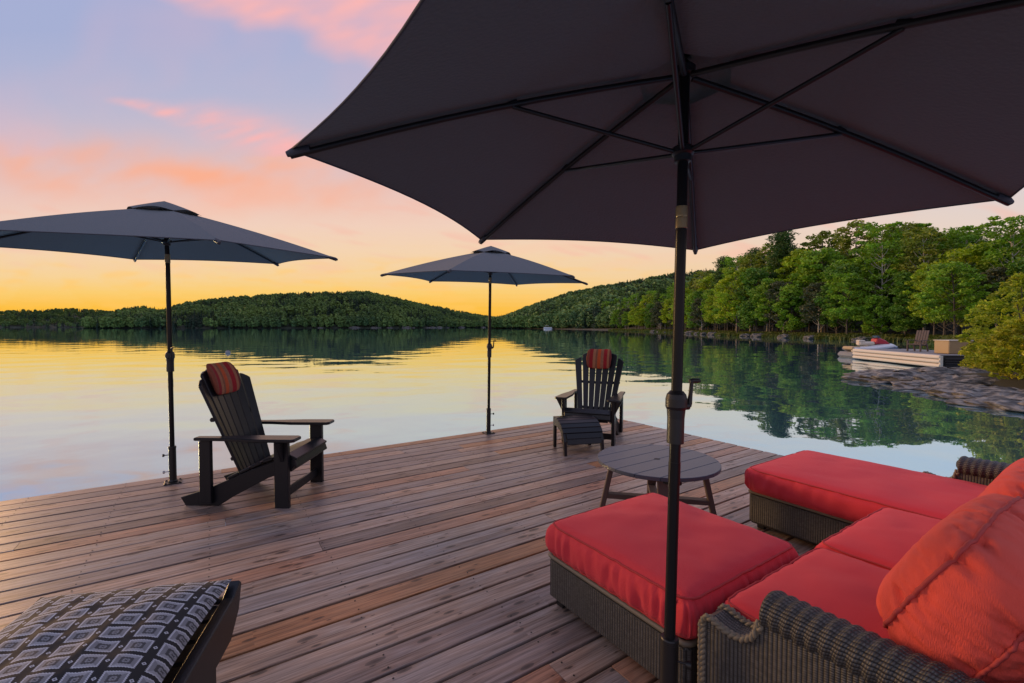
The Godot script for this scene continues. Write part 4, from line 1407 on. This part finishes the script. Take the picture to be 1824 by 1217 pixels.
# ------------------------------------------------------------------ trees
# deciduous crown and trunk in metres; style 0 maple-like, layered, 1 tall airy, 2 dense dark, 3 pine
func tree_meshes(style: int, height: float, seed_: int, tone: Color, leaf_size: float, density := 1.0) -> Array:
	var r := RandomNumberGenerator.new(); r.seed = seed_
	var tr := MB.new(); var cr := MB.new()
	var bendx := r.randf_range(-0.04, 0.04) * height; var bendz := r.randf_range(-0.04, 0.04) * height
	var spine := []
	var rad := []
	for k in 9:
		var t := k / 8.0
		spine.push_back(Vector3(bendx * t * t, height * 0.93 * t, bendz * t * t))
		rad.push_back(lerpf(height * 0.0135, height * 0.002, pow(t, 0.8)))
	tr.tube(spine, rad, 7, false)
	var at := func(t: float) -> Vector3: return Vector3(bendx * t * t, height * 0.93 * t, bendz * t * t)
	var clumps := []
	var n := int((46 if style != 3 else 60) * density)
	for k in n:
		var t: float; var reach: float
		match style:
			0:
				t = lerpf(0.30, 1.0, (k + r.randf()) / n)
				reach = height * 0.27 * sqrt(maxf(1.0 - pow((t - 0.58) / 0.46, 2.0), 0.03))
			1:
				t = lerpf(0.46, 1.03, (k + r.randf()) / n)
				reach = height * 0.19 * sqrt(maxf(1.0 - pow((t - 0.76) / 0.32, 2.0), 0.04))
			2:
				t = lerpf(0.16, 1.0, (k + r.randf()) / n)
				reach = height * 0.24 * sqrt(maxf(1.0 - pow((t - 0.5) / 0.54, 2.0), 0.03))
			_:
				t = lerpf(0.20, 1.02, (k + r.randf()) / n)
				reach = height * (0.22 * pow(1.03 - t, 0.75) + 0.012)
		var f := k * 2.39996 + r.randf_range(-0.5, 0.5)
		var rr := reach * sqrt(r.randf_range(0.25, 1.0)) * r.randf_range(0.8, 1.15)
		var root: Vector3 = at.call(clampf(t - 0.10 - 0.12 * rr / height * 3.0, 0.08, 0.98))
		var c: Vector3 = at.call(t) + Vector3(cos(f) * rr, 0, sin(f) * rr)
		if style == 3: c.y -= rr * 0.25
		if k % 2 == 0 and rr > height * 0.05:
			tr.tube([root, root.lerp(c, 0.5) + Vector3(0, -0.02 * height, 0), c], [height * 0.0045, height * 0.003, height * 0.0012], 4, false)
		clumps.push_back([c, height * r.randf_range(0.035, 0.095) * (0.75 if style == 1 else 1.0)])
	for q in clumps:
		var c: Vector3 = q[0]; var s: float = q[1]
		var shade := r.randf_range(0.78, 1.22)
		var warm := r.randf_range(-0.12, 0.12)
		var m := int(r.randf_range(60, 95) * density)
		for k in m:
			var d := Vector3(r.randfn(), r.randfn(), r.randfn())
			d = d.normalized() * pow(r.randf(), 0.45)
			var p := c + d * Vector3(s * 1.25, s * (0.52 if style != 2 else 0.8), s * 1.25)
			var a := Vector3(r.randfn(), r.randfn() * 0.45, r.randfn()).normalized()
			var b := a.cross(Vector3(r.randfn(), 0.7, r.randfn())).normalized()
			var g := shade * r.randf_range(0.8, 1.2)
			cr.col = Color(tone.r * g * (1.0 + warm), tone.g * g, tone.b * g)
			var ls := leaf_size * r.randf_range(0.7, 1.3)
			if style == 3: cr.leaf(p, a * ls * 1.3, b * ls * 0.35)
			else: cr.leaf(p, a * ls, b * ls * 0.62)
	return [tr.mesh(), cr.mesh(true)]

func build_forest() -> void:
	var tones := [Color(0.340, 0.440, 0.014), Color(0.200, 0.350, 0.020), Color(0.125, 0.250, 0.024), Color(0.062, 0.125, 0.026), Color(0.230, 0.280, 0.030)]
	var kinds := []
	# style, height, tone, seed, trunk, label
	kinds.push_back([0, 14.0, tones[0], 401, M.bark, "yellow-green maple"])
	kinds.push_back([0, 13.0, tones[1], 402, M.bark, "fresh green maple"])
	kinds.push_back([1, 17.0, tones[1], 403, M.birch, "pale-trunked airy green tree"])
	kinds.push_back([2, 13.0, tones[2], 404, M.bark, "dense green broadleaf tree"])
	kinds.push_back([3, 17.0, tones[3], 405, M.bark, "dark green conifer"])
	kinds.push_back([1, 16.0, tones[4], 406, M.birch, "olive-green tree with pale trunk"])
	kinds.push_back([2, 11.0, tones[1], 407, M.bark, "bushy green tree"])
	kinds.push_back([3, 12.0, tones[2], 408, M.bark, "slender green conifer"])
	kinds.push_back([0, 12.0, Color(0.100, 0.115, 0.055), 409, M.birch, "grey-green sparse tree"])
	var protos := []
	for k in kinds: protos.push_back(tree_meshes(k[0], k[1], k[3], k[2], 0.21, 1.5 if k[0] != 1 else 1.05))
	var r := RandomNumberGenerator.new(); r.seed = 515
	var spots := []
	# rows follow the bank: distance along z, metres inland
	var z := -47.0
	while z > -230.0:
		var step := 3.2 + (-z - 47.0) * 0.020
		for row in 3:
			var d: float = [2.5, 8.0, 15.0][row] + r.randf_range(-1.5, 1.5)
			spots.push_back([z + r.randf_range(-1.2, 1.2), d, row])
		z -= step
	var placed := 0
	for s in spots:
		# walk inland from the shore at this z
		var x := 30.0
		while inland(x, s[0]) < s[1] and x < 120.0: x += 0.5
		var pick: int
		match s[2]:
			0: pick = [0, 1, 6, 0, 7, 8, 3, 1, 0][r.randi() % 9]
			1: pick = [3, 2, 1, 4, 5, 0, 8, 2][r.randi() % 8]
			_: pick = [2, 4, 5, 3, 2, 5][r.randi() % 6]
		var k: Array = kinds[pick]
		var sc := r.randf_range(0.72, 1.08) if s[2] == 0 else r.randf_range(0.82, 1.12)
		if s[2] == 0: sc *= 0.86
		sc *= lerpf(0.82, 1.22, smoothstep(-55.0, -90.0, s[0])) * lerpf(1.0, 0.93, smoothstep(-80.0, -95.0, s[0]))
		sc *= lerpf(1.0, 0.86, smoothstep(-130.0, -200.0, s[0]))
		var size_word: String = "small" if sc < 0.78 else ("large" if sc > 0.98 else "medium")
		var where: String = "near the floating dock" if s[0] > -66.0 else ("midway along the bank" if s[0] > -125.0 else "by the far slope")
		var row_word: String = ["at the waterline", "behind the waterline trees", "deeper in the wood"][s[2]]
		plant("shore_tree", "%s %s %s, %s" % [size_word, k[5], row_word, where], "tree", Vector3(x, land_height(x, s[0], s[1]) - 0.15, s[0]), protos[pick], k[4], M.leaf, sc, r.randf() * TAU, "trees along the right shore")
		placed += 1
	# the wood behind them, one mass
	for kind in [2, 3, 4]:
		var mm := MultiMesh.new()
		mm.transform_format = MultiMesh.TRANSFORM_3D
		mm.mesh = protos[kind][1]
		var list := []
		for k in 330:
			var zz := -r.randf_range(30.0, 330.0)
			var dd := r.randf_range(20.0, 95.0)
			var x := 30.0
			while inland(x, zz) < dd and x < 260.0: x += 2.0
			var sc := r.randf_range(0.8, 1.12)
			list.push_back(Transform3D(Basis(Vector3.UP, r.randf() * TAU).scaled(Vector3(sc, sc, sc)), Vector3(x, land_height(x, zz, dd) - 0.3, zz)))
		mm.instance_count = list.size()
		for k in list.size(): mm.set_instance_transform(k, list[k])
		var o := MultiMeshInstance3D.new()
		o.multimesh = mm
		o.material_override = M.leaf
		o.name = numbered("deep_wood")
		add_child(o)
		tag(o, "deep wood closing in behind the %s trees of the right shore" % ["", "", "airy", "dense", "conifer"][kind], "wood", "", "stuff")

func plant(called: String, label: String, category: String, at: Vector3, meshes: Array, trunk: Material, leafm: Material, sc: float, turn: float, group: String) -> Node3D:
	var o := thing(called, label, category, at, turn, group)
	o.scale = Vector3(sc, sc, sc)
	part_mesh("trunk", meshes[0], trunk, o)
	part_mesh("crown", meshes[1], leafm, o)
	return o

# a bush of drooping sprays, fine leaves because it stands close
func bush_meshes(height: float, width: float, seed_: int, tone: Color, tip: Color, sprays: int, leaf_size: float) -> Array:
	var r := RandomNumberGenerator.new(); r.seed = seed_
	var tr := MB.new(); var cr := MB.new()
	for k in 7:
		var f := TAU * k / 7.0 + r.randf()
		var lean := width * 0.32 * r.randf()
		tr.tube([Vector3(cos(f) * 0.08, 0, sin(f) * 0.08), Vector3(cos(f) * lean * 0.5, height * 0.4, sin(f) * lean * 0.5), Vector3(cos(f) * lean, height * r.randf_range(0.7, 0.95), sin(f) * lean)], [0.045, 0.03, 0.008], 5, false)
	for k in sprays:
		var t := r.randf()
		var f := r.randf() * TAU
		var reach := width * 0.5 * pow(sin(PI * clampf(0.16 + t * 0.84, 0.0, 1.0)), 0.7) * (1.08 - 0.45 * t)
		var c := Vector3(cos(f), 0, sin(f)) * reach * sqrt(r.randf_range(0.3, 1.0)) + Vector3(0, height * (0.06 + t * 0.9), 0)
		var dir := Vector3(cos(f), r.randf_range(-0.25, 0.5), sin(f)).normalized()
		var sidew := dir.cross(Vector3.UP).normalized()
		var ln := r.randf_range(0.25, 0.5) * width * 0.28
		var shade := r.randf_range(0.75, 1.25)
		var mixt := pow(r.randf(), 1.6)
		for m in 46:
			var q := r.randf()
			var p := c + dir * ln * q + sidew * r.randfn() * ln * 0.22 * (1.1 - q) + Vector3(0, r.randfn() * 0.03 - 0.12 * q * q * ln, 0)
			var a := (dir + Vector3(r.randfn(), r.randfn(), r.randfn()) * 0.55).normalized()
			var b := a.cross(Vector3(r.randfn(), 0.5 * r.randfn(), r.randfn())).normalized()
			var g := shade * r.randf_range(0.8, 1.2)
			var cc := tone.lerp(tip, clampf(mixt * 0.7 + q * 0.4, 0, 1))
			cr.col = Color(cc.r * g, cc.g * g, cc.b * g)
			var ls := leaf_size * r.randf_range(0.7, 1.3)
			cr.leaf(p, a * ls, b * ls * 0.45)
	return [tr.mesh(), cr.mesh(true)]

# ------------------------------------------------------------------ the next dock along the shore
func build_neighbour_dock() -> void:
	var along := Vector3(0.12, 0, -0.993)
	var turn := atan2(-along.x, -along.z)      # local -z runs out along the dock
	var o := thing("floating_dock", "floating dock with three cream bumper rails along its lake side", "dock", Vector3(19.35, WATER, -20.8), turn)
	var ln := 6.3; var wd := 3.0; var top := 0.60
	for k in 3:
		var mb := MB.new()
		var y: float = [0.525, 0.33, 0.135][k]
		mb.tube([Vector3(0.02, y, 0.03), Vector3(0.0, y, -0.05), Vector3(0.0, y, -ln + 0.05), Vector3(0.03, y, -ln - 0.02)], [0.07, 0.092, 0.092, 0.06], 12)
		part("bumper_rail", mb, M.cream, o)
	var ends := MB.new()
	ends.box(Vector3(wd / 2 + 0.05, 0.30, -ln / 2), Vector3(wd - 0.02, 0.54, ln - 0.06), 0.02)
	part("pontoon", ends, M.dock_dark, o)
	var post := MB.new(); post.box(Vector3(0.05, 0.29, 0.02), Vector3(0.14, 0.58, 0.10), 0.02)
	part("corner_post", post, M.cream, o)
	for k in 22:
		var pb := MB.new()
		pb.box(Vector3(wd / 2 + 0.03, top, -0.14 - k * (ln - 0.2) / 22.0), Vector3(wd, 0.035, ln / 22.0 - 0.022), 0.004)
		part("plank", pb, M.dock_grey, o)
	for k in 4:
		var sl := MB.new()
		sl.box(Vector3(wd / 2 + 0.1, 0.44 - k * 0.11, 0.015), Vector3(wd - 0.25, 0.07, 0.05), 0.01)
		part("end_board", sl, M.pole_matt, o)
	var rp := thing("gangway", "short pale gangway from the floating dock to the rocks", "gangway", Vector3(22.3, WATER + 0.35, -20.6), 0.25)
	var rb := MB.new(); rb.box(Vector3(1.2, 0.1, 0), Vector3(2.6, 0.06, 0.9), 0.01, Basis(Vector3.BACK, 0.05)); part("walkway", rb, M.dock_grey, rp)
	for s in [-1, 1]:
		var rr := MB.new(); rr.box(Vector3(1.2, 0.12, s * 0.47), Vector3(2.6, 0.14, 0.05), 0.01, Basis(Vector3.BACK, 0.05)); part("edge_beam", rr, M.cream, rp)
	# jet boat parked across the far end
	var fl := thing("drive_on_float", "grey drive-on float at the lake end of the floating dock", "float", Vector3(22.3, WATER, -28.6), 0.0)
	var fm := MB.new(); fm.box(Vector3(0, 0.16, 0), Vector3(3.2, 0.36, 1.5), 0.14); part("float_body", fm, M.dock_grey, fl)
	for s in [-1, 1]:
		var bk := MB.new(); bk.box(Vector3(-0.9 + s * 0.35, 0.40, 0.4), Vector3(0.32, 0.14, 0.3), 0.03); part("bunk", bk, M.cream, fl)
	var js := thing("jet_ski", "white and red jet ski parked on the grey float", "jet ski", Vector3(22.35, WATER + 0.34, -28.5), 0.0)
	var hull := MB.new()
	var hp := PackedVector3Array()
	var nv := 22; var nu := 20
	for j in nv:
		var t := j / float(nv - 1)
		var x := -1.5 + 3.0 * t
		var w := 0.55 * pow(clampf(1.0 - pow(maxf(t - 0.35, 0.0) / 0.66, 2.4), 0.0, 1.0), 0.7) + 0.01
		var deck_y := 0.34 + 0.18 * smoothstep(0.25, 0.75, t) - 0.16 * smoothstep(0.85, 1.0, t)
		var keel := 0.02 + 0.26 * pow(t, 4.0)
		for i in nu:
			var f := TAU * i / nu
			var yy := sin(f)
			var yv := lerpf(keel, deck_y, 0.5 + 0.5 * signf(yy) * pow(absf(yy), 0.8))
			hp.push_back(Vector3(x, yv, cos(f) * w * (0.62 + 0.38 * smoothstep(-1.0, 0.1, yy))))
	hull.grid(hp, nu, nv, true, false, Vector3(0, 0.2, 0))
	part("hull", hull, M.white, js)
	var keelm := MB.new()
	keelm.box(Vector3(0.55, 0.14, 0), Vector3(1.5, 0.16, 0.86), 0.05, Basis(Vector3.BACK, 0.10)); part("hull_band", keelm, M.boat_blue, js)
	var stern := MB.new(); stern.box(Vector3(-1.3, 0.24, 0), Vector3(0.55, 0.2, 0.9), 0.06); part("swim_deck", stern, M.tan, js)
	var st := MB.new(); st.box(Vector3(-0.45, 0.52, 0), Vector3(1.0, 0.24, 0.38), 0.08); st.box(Vector3(-0.75, 0.66, 0), Vector3(0.4, 0.14, 0.34), 0.05)
	part("saddle", st, M.cream, js)
	var cw := MB.new()
	cw.prism([Vector2(0.02, 0.5), Vector2(0.95, 0.46), Vector2(0.62, 0.72), Vector2(0.25, 0.86), Vector2(0.08, 0.80)], -0.26, 0.26, Transform3D.IDENTITY, 0.05); part("cowl", cw, M.boat_red, js)
	var hb := MB.new(); hb.tube([Vector3(0.08, 0.86, -0.36), Vector3(0.18, 0.90, 0), Vector3(0.08, 0.86, 0.36)], 0.03, 6); part("handlebar", hb, M.dock_dark, js)
	var ws := MB.new(); ws.prism([Vector2(0.14, 0.86), Vector2(0.42, 0.80), Vector2(0.20, 1.0), Vector2(0.12, 1.0)], -0.2, 0.2, Transform3D.IDENTITY, 0.02); part("windscreen", ws, M.boat_blue, js)
	# deck furniture
	var ch := thing("patio_chair", "dark slatted patio chair standing on the floating dock", "chair", Vector3(21.05, WATER + 0.62, -23.9), deg_to_rad(-70.0))
	var s1 := MB.new(); s1.box(Vector3(0, 0.34, 0.0), Vector3(0.56, 0.05, 0.56), 0.01, Basis(Vector3.RIGHT, -0.12)); part("seat", s1, M.brown, ch)
	for k in 5:
		var sb := MB.new(); sb.box(Vector3(-0.23 + k * 0.115, 0.70, -0.36), Vector3(0.10, 0.80, 0.03), 0.006, Basis(Vector3.RIGHT, -0.3)); part("back_slat", sb, M.brown, ch)
	for sx in [-1, 1]:
		var lg := MB.new(); lg.box(Vector3(sx * 0.29, 0.28, 0.24), Vector3(0.05, 0.56, 0.09), 0.006); part("leg", lg, M.brown, ch)
		var lr := MB.new(); lr.box(Vector3(sx * 0.29, 0.20, -0.30), Vector3(0.05, 0.40, 0.09), 0.006, Basis(Vector3.RIGHT, 0.3)); part("leg", lr, M.brown, ch)
		var arm_ := MB.new(); arm_.box(Vector3(sx * 0.31, 0.57, 0.0), Vector3(0.11, 0.03, 0.66), 0.006); part("armrest", arm_, M.brown, ch)
	var wb := thing("wicker_cabinet", "tan woven cabinet with a flat lid on the floating dock", "cabinet", Vector3(21.0, WATER + 0.62, -21.9), 0.08)
	var wm := MB.new(); wm.box(Vector3(0, 0.31, 0), Vector3(1.2, 0.60, 0.7), 0.02); part("woven_body", wm, M.tan, wb)
	var lid := MB.new(); lid.box(Vector3(0.0, 0.63, 0), Vector3(1.26, 0.035, 0.76), 0.008); part("lid", lid, M.cream, wb)
	for k in 25:
		var rbm := MB.new(); rbm.tube([Vector3(-0.58 + k * 0.0483, 0.02, 0.352), Vector3(-0.58 + k * 0.0483, 0.60, 0.352)], 0.014, 5)
		part("cane", rbm, M.tan, wb)

# ------------------------------------------------------------------ rocks, bushes, reeds and far small things
func rock_mesh(seed_: int, flat: float) -> ArrayMesh:
	var nz := noise(seed_, 1.0, 4)
	var mb := MB.new()
	var nu := 40; var nv := 22
	var pts := PackedVector3Array()
	for j in nv:
		var ph := (j / float(nv - 1) - 0.5) * PI
		for i in nu:
			var th := TAU * i / nu
			var d := Vector3(cos(th) * cos(ph), sin(ph), sin(th) * cos(ph))
			var k := 1.0 + nz.get_noise_3dv(d * 1.3) * 0.55 + nz.get_noise_3dv(d * 4.5) * 0.15
			var p := d * k
			# broken along beds
			p.y = lerpf(p.y, roundf(p.y * 4.0) / 4.0, 0.25) * flat
			pts.push_back(p)
	mb.grid(pts, nu, nv, true, false, Vector3.ZERO)
	return mb.mesh()

func build_shore() -> void:
	var meshes := []
	for k in 4: meshes.push_back(rock_mesh(700 + k, 0.42))
	var r := RandomNumberGenerator.new(); r.seed = 81
	var labels := ["flat grey ledge rock lying low at the lake edge", "weathered grey slab of the rocky point below the bush", "pale tan boulder on the rocky point", "dark cracked rock at the foot of the yellow-green bush"]
	var spots := [[13.6, -16.3, 1.5, 0, 0.4], [14.9, -16.6, 1.7, 1, 1.2], [16.5, -17.2, 1.6, 0, 2.2], [13.0, -14.3, 1.0, 2, 0.2], [14.2, -14.7, 1.5, 1, 2.9], [12.5, -12.5, 1.1, 3, 0.9], [13.4, -12.9, 1.4, 1, 1.9], [11.9, -10.8, 1.1, 0, 2.4], [12.9, -11.2, 1.3, 3, 0.6], [12.1, -9.5, 1.2, 1, 1.1], [15.6, -15.4, 1.3, 3, 2.0], [18.4, -17.9, 1.4, 1, 0.3], [20.0, -18.5, 1.5, 0, 1.4], [13.7, -11.7, 1.2, 2, 2.2], [11.9, -8.6, 1.1, 2, 0.7]]
	for s in spots:
		var o := part_mesh("shore_rock", meshes[s[3]], M.rock, self)
		o.position = Vector3(s[0], WATER + 0.02, s[1])
		o.rotation.y = s[4]
		o.scale = Vector3(s[2], s[2] * (0.30 + 0.20 * fposmod(s[4] * 1.7, 1.0)), s[2] * 0.85)
		tag(o, labels[s[3]], "rock", "rocks of the near point")
	for k in 16:
		var z := -62.0 - k * 7.0 + r.randf_range(-2, 2)
		var x := 30.0
		while inland(x, z) < -0.2 and x < 90.0: x += 0.25
		var o := part_mesh("bank_boulder", meshes[r.randi() % 4], M.rock, self)
		var sc := r.randf_range(0.7, 1.6)
		o.position = Vector3(x, WATER + 0.1, z)
		o.rotation.y = r.randf() * TAU
		o.scale = Vector3(sc, sc * 0.9, sc)
		tag(o, "grey boulder at the waterline below the shore wood", "boulder", "boulders along the right shore")
	for k in 16:
		var fa := deg_to_rad(r.randf_range(-23.0, -1.0))
		var fr := 700.0 + 160.0 * smoothstep(-0.25, 0.0, fa) - 2.0
		var o := part_mesh("far_shore_rock", meshes[k % 4], M.rock, self)
		var sc := r.randf_range(2.0, 5.0)
		o.position = Vector3(sin(fa) * fr, WATER + 0.2, -cos(fa) * fr)
		o.rotation.y = r.randf() * TAU
		o.scale = Vector3(sc * 1.8, sc, sc)
		tag(o, "pale rock on the far shore at the foot of the rounded hill", "rock", "rocks on the far shore")
	# the sunlit bushes on the near point
	var bt := Color(0.27, 0.38, 0.015); var tipc := Color(0.42, 0.43, 0.022)
	var bm := [bush_meshes(3.6, 3.4, 901, bt, tipc, 420, 0.055), bush_meshes(2.2, 2.8, 902, Color(0.30, 0.36, 0.015), Color(0.46, 0.41, 0.022), 360, 0.05), bush_meshes(5.2, 3.6, 903, Color(0.22, 0.30, 0.018), Color(0.38, 0.36, 0.025), 460, 0.065)]
	var bl := ["tall yellow-green bush on the rocky point", "low golden bush spreading over the rocks", "high green bush behind the golden ones on the point"]
	for s in [[16.6, -14.7, 0, 0.95, 0.3], [14.9, -12.9, 1, 0.95, 1.2], [15.3, -11.6, 1, 1.0, 2.6], [17.0, -12.6, 0, 0.9, 2.0], [19.5, -15.8, 2, 0.9, 0.9], [18.6, -17.2, 1, 0.9, 0.2]]:
		plant("shore_bush", bl[s[2]], "bush", Vector3(s[0], land_height(s[0], s[1], inland(s[0], s[1])) - 0.1, s[1]), bm[s[2]], M.bark, M.leaf, s[3], s[4], "bushes on the near point")
	# reeds and low growth along the far bank
	var tuft := MB.new()
	for k in 60:
		var f := r.randf() * TAU
		var p := Vector3(cos(f), 0, sin(f)) * r.randf() * 0.7
		var g := r.randf_range(0.8, 1.25)
		tuft.col = Color(g, g, g)
		tuft.leaf(p + Vector3(0, 0.25, 0), Vector3(r.randfn() * 0.08, 0.35, r.randfn() * 0.08), Vector3(r.randfn(), 0, r.randfn()).normalized() * 0.07)
	for k in 60:
		var f := r.randf() * TAU
		var g := r.randf_range(0.7, 1.2)
		tuft.col = Color(g, g, g)
		tuft.leaf(Vector3(cos(f) * r.randf() * 0.7, r.randf() * 0.55, sin(f) * r.randf() * 0.7), Vector3(r.randfn(), r.randfn() * 0.5, r.randfn()).normalized() * 0.16, Vector3(r.randfn(), r.randfn(), r.randfn()).normalized() * 0.1)
	var mm := MultiMesh.new()
	mm.transform_format = MultiMesh.TRANSFORM_3D
	mm.use_colors = true
	mm.mesh = tuft.mesh(true)
	var list := []
	for k in 1500:
		var z := -r.randf_range(19.0, 230.0)
		var d := r.randf_range(-0.3, 3.0)
		var x := 20.0
		while inland(x, z) < d and x < 90.0: x += 0.25
		list.push_back([x, z, d])
	mm.instance_count = list.size()
	for k in list.size():
		var q: Array = list[k]
		var sc := r.randf_range(0.5, 1.2)
		mm.set_instance_transform(k, Transform3D(Basis(Vector3.UP, r.randf() * TAU).scaled(Vector3(sc * 1.3, sc, sc * 1.3)), Vector3(q[0], maxf(land_height(q[0], q[1], q[2]), WATER) - 0.05, q[1])))
		mm.set_instance_color(k, Color(0.075, 0.125, 0.022).lerp(Color(0.16, 0.17, 0.03), r.randf()))
	var go := MultiMeshInstance3D.new()
	go.multimesh = mm
	go.material_override = M.leaf
	go.name = "shore_grass"
	add_child(go)
	tag(go, "bright grass and reeds along the right bank", "grass", "", "stuff")
	# small far things
	var bu := thing("buoy", "small white mooring buoy afloat beyond the sideways chair", "buoy", Vector3(-20.4, WATER, -33.0))
	var bb := MB.new(); bb.lathe([Vector2(0.0, -0.14), Vector2(0.12, -0.1), Vector2(0.17, 0.02), Vector2(0.15, 0.12), Vector2(0.07, 0.19), Vector2(0.0, 0.2)], 16); part("float_ball", bb, M.dock_grey, bu)
	var br := MB.new(); br.lathe([Vector2(0.02, 0.18), Vector2(0.04, 0.2), Vector2(0.04, 0.25), Vector2(0.0, 0.26)], 10); part("mooring_eye", br, M.dock_dark, bu)
	var pb := thing("pontoon_boat", "tiny white pontoon boat moored under the right hand slope", "boat", Vector3(29.0, WATER, -372.0), 0.0)
	for s in [-1, 1]:
		var pt := MB.new(); pt.tube([Vector3(-3.6, 0.3, s * 1.0), Vector3(3.0, 0.3, s * 1.0), Vector3(3.8, 0.5, s * 1.0)], [0.35, 0.35, 0.1], 10); part("pontoon", pt, M.steel, pb)
	var fence := MB.new(); fence.box(Vector3(0, 1.05, 0), Vector3(6.6, 0.8, 2.4), 0.1); part("side_panel", fence, M.white, pb)
	var roof := MB.new(); roof.box(Vector3(-0.8, 2.7, 0), Vector3(3.0, 0.12, 2.3), 0.04); part("sunshade", roof, M.white, pb)
	for sx in [-2.1, 0.5]:
		for sz in [-1, 1]:
			var ps := MB.new(); ps.tube([Vector3(sx, 1.3, sz * 1.05), Vector3(sx, 2.7, sz * 1.05)], 0.04, 5); part("shade_post", ps, M.steel, pb)
